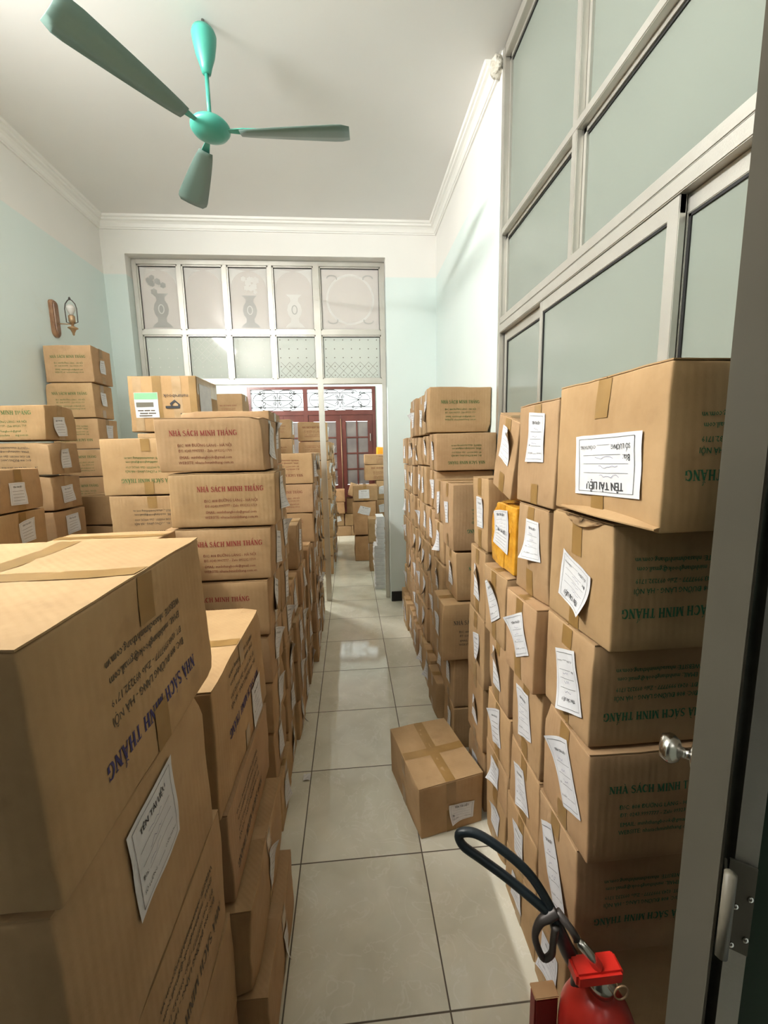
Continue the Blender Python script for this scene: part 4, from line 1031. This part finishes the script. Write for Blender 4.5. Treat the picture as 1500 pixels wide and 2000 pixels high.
carton(-.86, -.335, .91, 1.44, .79, 1.125, 'near left carton with a lit top, inverted dark print and white label', NG, n=12, detail=True, text=dict(face='+x', ink='ink_blue', small='ink_dark', flip=True, wd=.62, v=.05, u=.0),
       lab=dict(face='+x', w=.11, h=.14, a=.05, u=.12, v=-.09, curl=.3), tape='y', cross=True, tint=.97)
carton(-.86, -.325, .93, 1.40, .53, .784, 'carton beneath the lit-top one with faded print', NG, n=10, text=dict(face='+x', ink='ink_dark', flip=True, u=-.05), tape='y', tint=.93)
carton(-.80, -.285, .91, 1.36, .27, .525, 'bulging lower carton by the aisle with torn clear tape', NG, n=10, tape='x', tmat=M['tape_clear'], amt=2.2, lab=dict(face='+x', w=.05, h=.15, a=.1), tint=.95)
carton(-.80, -.262, .91, 1.33, 0, .265, 'floor carton by the aisle under the bulging one', NG, n=10, tape='x', tmat=M['tape_clear'], amt=2.0, lab=dict(face='+x', w=.05, h=.12, a=.1), tint=.95)
zk = [0, .28, .56, .84, 1.10, 1.385]
for i in range(5):
    carton(-1.06, -.68, 1.455, 1.64, zk[i], zk[i+1]-.005, 'carton between the near cartons and the red-print stack, %s' % ORD[i], NG, n=6, tape='x', tint=1.0)

# --- stacks behind, along the left wall
WG = 'cartons along the left wall'
def stack(x0, x1, y0, y1, zz, names, texts=None, labf=None, **k):
    for i in range(len(zz)-1):
        t = texts[i] if texts else None
        l = labf(i) if labf else None
        dx = lv.uniform(-.012, .012)
        kk = dict(k)
        carton(x0+dx, x1+dx, y0, y1, zz[i], zz[i+1]-.005, names[i], WG, n=6, text=t, lab=l, **kk)
# tall stack under the sconce
zD = [0, .25, .50, .76, 1.02, 1.28, 1.51, 1.72, 1.955, 2.215, 2.485]
stack(-2.235, -1.90, 3.40, 3.66, zD, ['carton with a white label, %s in the tall stack under the sconce' % (ORD[i]) for i in range(9)]+['top carton of the tall stack under the wall sconce'],
      texts=[None]*5+[dict(ink='ink_green', wd=.7), dict(ink='ink_green', wd=.7), dict(ink='ink_green', wd=.7, flip=True), dict(ink='ink_green', wd=.75), dict(ink='ink_green', wd=.75)], labf=lambda i: dict(face='+x', w=.08, h=.1, a=.05, curl=.4), tape='x', tint=1.0)
# crumpled stack left
zE = [0, .25, .5, .74, .95, 1.16, 1.36, 1.565, 1.76, 1.965]
stack(-2.10, -1.68, 2.50, 2.76, zE, ['carton, %s in the crumpled stack at the left wall' % ORD[i] for i in range(6)] + ['crumpled carton third from the top, clear tape and dark print', 'crumpled carton second from the top with dark inverted print', 'top carton of the crumpled stack with faint green print'],
      texts=[None]*5+[dict(ink='ink_dark', wd=.7), dict(ink='ink_dark', wd=.7, flip=True), dict(ink='ink_dark', wd=.7, flip=True), dict(ink='ink_green', wd=.7)], labf=lambda i: dict(face='+x', w=.10, h=.11, a=.05, curl=.6), tape='x', tmat=M['tape_clear'], amt=2.0, tint=.9)
stack(-1.95, -1.56, 1.95, 2.25, [0, .25, .5, .74, .98, 1.20, 1.415, 1.62], ['carton, %s in the stack cut by the left picture edge' % ORD[i] for i in range(7)], labf=lambda i: dict(face='+x', w=.09, h=.1, a=0, curl=.4), tape='x')
stack(-1.98, -1.64, 2.95, 3.2, [0, .25, .5, .75, 1.0, 1.2, 1.40], ['carton, %s in the low stack before the sconce stack' % ORD[i] for i in range(6)], labf=lambda i: dict(face='+x', w=.09, h=.12, a=.2, curl=1), tape='x')
# green-print stack beside the red one
stack(-1.23, -.80, 2.20, 2.50, [0, .30, .60, .89, 1.18, 1.465, 1.757], ['carton, %s in the green-print stack left of the red-print one' % ORD[i] for i in range(5)]+['top carton with inverted green print, left of the red-print stack'],
      texts=[None]*3+[dict(ink='ink_dark', flip=True, wd=.6), dict(ink='ink_dark', flip=True, wd=.6), dict(ink='ink_green', flip=True, wd=.6, v=-.02)], tape='y', tint=.9)
# stack carrying the taped courier carton
stack(-1.34, -.94, 2.80, 3.15, [0, .3, .6, .9, 1.2, 1.5, 1.808], ['carton, %s in the stack under the taped courier carton' % ORD[i] for i in range(6)], tape='y', tint=1.0)
# worn parcel with courier label
r = random.Random(5)
d = (.42, .40, .345); dfo = Def(d, r, 1.6); cx, cyy, z0 = -1.155, 3.0, 1.81
mb = MB(); vl, fs = carton_mesh(d, dfo, 10); mb.add(vl, fs, M['card'], True); hz = d[2]/2
par = off(mb, (0, 0, -hz)).build('cardboard_box', loc=(cx, cyy, z0), rot=(0, 0, R(-1))); par.color = (.88, .84, .76, 1)
tag(par, 'worn courier carton with brown tape bands and green-topped shipping label', 'box', WG)
tb = MB()
def patch(mb, face, u0, u1, v0, v1, mat, lift=.0016, nu=4, nv=4, dd=d, dff=dfo):
    vs = [on_face(dd, dff, face, (u0+(u1-u0)*i/nu, v0+(v1-v0)*j_/nv), lift) for j_ in range(nv+1) for i in range(nu+1)]
    mb.add(vs, [(j_*(nu+1)+i, j_*(nu+1)+i+1, (j_+1)*(nu+1)+i+1, (j_+1)*(nu+1)+i) for j_ in range(nv) for i in range(nu)], mat, True)
patch(tb, '-y', -.18, -.13, -.165, .17, M['tape_clear']); patch(tb, '-y', -.06, -.005, -.165, .17, M['tape']); patch(tb, '-y', .06, .115, -.165, .17, M['tape_clear']); patch(tb, '-y', .165, .208, -.165, .17, M['tape'])
patch(tb, '+x', -.19, .19, .06, .165, M['tape_clear']); patch(tb, '+z', -.2, .2, -.03, .03, M['tape'])
off(tb, (0, 0, -hz)).build('packing_tape', par)
lb = MB(); patch(lb, '-y', -.175, -.03, -.085, .07, M['paper'], .0035); patch(lb, '-y', -.173, -.032, .028, .068, principled('green_label_header', (.22, .48, .27), .6), .0042)
patch(lb, '-y', -.165, -.06, -.02, .01, M['painted'], .0042)
def patch_text(mb, txt, face, u, v, width, mat, rot=0, bold=.01, dd=d, dff=dfo):
    vv, ff, wd = sans(txt, 1.0, bold); k_ = width/wd; ca, sa = math.cos(rot), math.sin(rot)
    mb.add([on_face(dd, dff, face, (u+(a*ca-b_*sa)*k_, v+(a*sa+b_*ca)*k_), .0048) for a, b_ in vv], ff, mat)
[patch(lb, '-y', a_, b_, c_, c_+.007, M['ink_dark'], .0042, 2, 1) for a_, b_, c_ in ((-.16, -.125, -.045), (-.12, -.085, -.045), (-.08, -.055, -.045), (-.15, -.10, -.062), (-.095, -.05, -.062), (-.155, -.075, -.077))]
off(lb, (0, 0, -hz)).build('shipping_label', par)
lb = MB(); patch(lb, '+x', -.16, .06, -.12, .13, M['paper'], .0035); off(lb, (0, 0, -hz)).build('paper_label', par)
lb = MB(); patch_text(lb, 'naturebook', '-y', .155, .058, .15, M['ink_black'], math.pi, .012); patch_text(lb, 'b', '-y', .10, -.03, .055, M['ink_black'], math.pi/2, .03)
patch_text(lb, 'I II', '-y', .10, -.09, .04, M['ink_black'], 0, .03)
off(lb, (0, 0, -hz)).build('printed_lettering', par)
# pinkish carton stack seen behind, left of the iron window
stack(-1.20, -.95, 3.95, 4.2, [0, .28, .56, .84, 1.12, 1.40, 1.67, 1.93, 2.20], ['carton, %s in the stack behind the courier carton' % ORD[i] for i in range(7)]+['pale reddish top carton seen right of the courier carton'],
      texts=[None]*7+[dict(ink='ink_brown', wd=.6)], tape='x', tint=1.0)

# ================================================================== far room
FG = 'cartons in the far room'
fc = [(5.55, 5.85), (5.87, 6.15), (6.17, 6.47), (6.49, 6.78), (6.80, 7.1), (7.12, 7.4)]
for ci, (y0, y1) in enumerate(fc):
    zz = [0, .26, .52, .78, 1.04, 1.30, 1.55, 1.80, 2.05]
    for i in range(8):
        if ci > 0 and i == 7: continue
        carton(-.66+.0, -.27+lv.uniform(-.02, .02), y0, y1, zz[i]+(0), zz[i+1]-.006, 'carton, %s in the %s column beyond the aluminium post' % (ORD[i], NTH[ci]), FG, n=4,
               lab=dict(face='+x', w=.1, h=.14, curl=1.6, a=lv.uniform(-.4, .4)), text=dict(ink='ink_brown', wd=.7, flip=(i % 2 == 0)) if ci == 0 and i > 5 else None, rz=R(lv.uniform(-1, 1)), tint=1.0)
zz = [0, .26, .52, .78, 1.04, 1.28, 1.55, 1.83, 2.06]
for i in range(8):
    carton(-.98, -.70, 5.2, 5.5, zz[i], zz[i+1]-.006, 'carton, %s in the far-room stack left of the aluminium post' % ORD[i], FG, n=4, lab=dict(face='+x', w=.12, h=.16, curl=.5, a=0), text=dict(ink='ink_brown', wd=.6) if i > 5 else None, tint=1.0)
# boxes on the floor by the wooden doors
def far(x0, x1, y0, y1, z0, z1, label, **k):
    k.setdefault('n', 4); return carton(x0, x1, y0, y1, z0, z1, label, FG, **k)
far(-.36, -.01, 8.1, 8.4, 0, .20, 'wide low carton on the floor before the wooden doors', tape='x', tint=.85)
far(.0, .28, 8.1, 8.4, 0, .20, 'low carton on the floor right of the wide one', tape='x', tint=.8)
far(-.40, -.15, 8.1, 8.4, .205, .45, 'carton with a torn white sticker in the far floor pile', tape=None, lab=dict(face='-y', w=.12, h=.11, a=.3), tint=.9)
far(-.13, .12, 8.1, 8.4, .205, .43, 'brown carton right of the torn-sticker one', tape='x', tint=.85)
far(-.40, -.13, 8.05, 8.35, .455, .68, 'kraft carton on top of the torn-sticker one', tape='x', mat=M['kraft'])
far(-.40, -.12, 8.05, 8.35, .685, .92, 'topmost kraft carton left in the far floor pile', tape='x', mat=M['kraft'])
far(-.09, .16, 8.15, 8.42, .435, .74, 'dark carton under the leaning one at the wooden doors', tape='x', tint=.7)
far(-.07, .14, 8.12, 8.38, .778, 1.02, 'carton leaning askew against the wooden doors', tilt=R(18), tape='x', tint=.9)
# right stacks in the far room
far(.05, .38, 6.15, 6.50, .005, .40, 'bottom kraft parcel of the far-room right stack', mat=M['kraft'], amt=3.5, tape='x', n=8, lab=dict(face='-y', w=.09, h=.10, u=.08, v=.03, a=.05))
far(.03, .37, 6.15, 6.50, .41, .915, 'tall kraft parcel with a tilted white label', mat=M['kraft'], amt=3.5, tape='x', n=8, lab=dict(face='-y', w=.16, h=.12, u=.0, v=.12, a=-.3))
far(.03, .39, 6.15, 6.50, .925, 1.15, 'taped carton with a square white label topping the kraft parcels', tape='y', n=6, lab=dict(face='-y', w=.16, h=.14, u=-.02, v=-.01, a=.03))
for i in range(6):
    zz = [0, .22, .44, .66, .90, 1.17, 1.17]
for i, (z0, z1) in enumerate(((0, .3), (.305, .6), (.605, .89), (.895, 1.19), (1.195, 1.44), (1.445, 1.60))):
    far(.40+(0 if i < 4 else -.17), .78, 6.55, 6.9, z0, z1, 'reddish carton, %s in the far stack behind the kraft parcels' % ORD[i], tape='x', lab=dict(face='-y', w=.1, h=.13, u=-.1, v=0) if i in (2, 3) else None, tint=1.0,
        text=dict(ink='ink_brown', wd=.7) if i > 3 else None)
o = carton(.46, .80, 6.95, 7.25, 1.30, 1.72, 'orange plastic-wrapped bundle behind the far right stack', FG, mat=M['orange'], amt=3, tape=None, n=6, name='wrapped_bundle', cat='bundle')
for i, (z0, z1) in enumerate(((0, .32), (.325, .65), (.655, .98), (.985, 1.295))): far(.45, .82, 6.95, 7.25, z0, z1, 'carton, %s under the orange bundle' % ORD[i], tape='x')
far(.235, .37, 5.6, 5.85, .0, .40, 'lower of two narrow cartons behind the paper reams', tape='x')
far(.225, .37, 5.6, 5.85, .405, .74, 'upper of two narrow cartons behind the paper reams', tape='x')
# stack of white paper reams beside the right jamb
zc = 0.0; rr = random.Random(9); i = 0
names = 0
while zc < .90:
    h_ = rr.uniform(.075, .105); dx = rr.uniform(-.012, .012)
    if zc+h_ > .93: break
    b = MB(); x0, x1, y0, y1 = .285+dx-(.02 if zc < .45 else 0), .385, 4.84, 5.08
    nl = 5
    for q in range(nl):
        e_ = rr.uniform(-.005, .005); b.bbox(x0+e_, x1+e_, y0+rr.uniform(-.005, .005), y1, zc+h_*q/nl+.0004, zc+h_*(q+1)/nl-.0006, M['paper'], .001, 1)
    o = b.build('paper_ream'); tag(o, 'ream of white paper, %s of the stack beside the door jamb' % (ORD[i] if i < 10 else 'topmost'), 'paper', 'paper reams by the jamb')
    zc += h_; i += 1
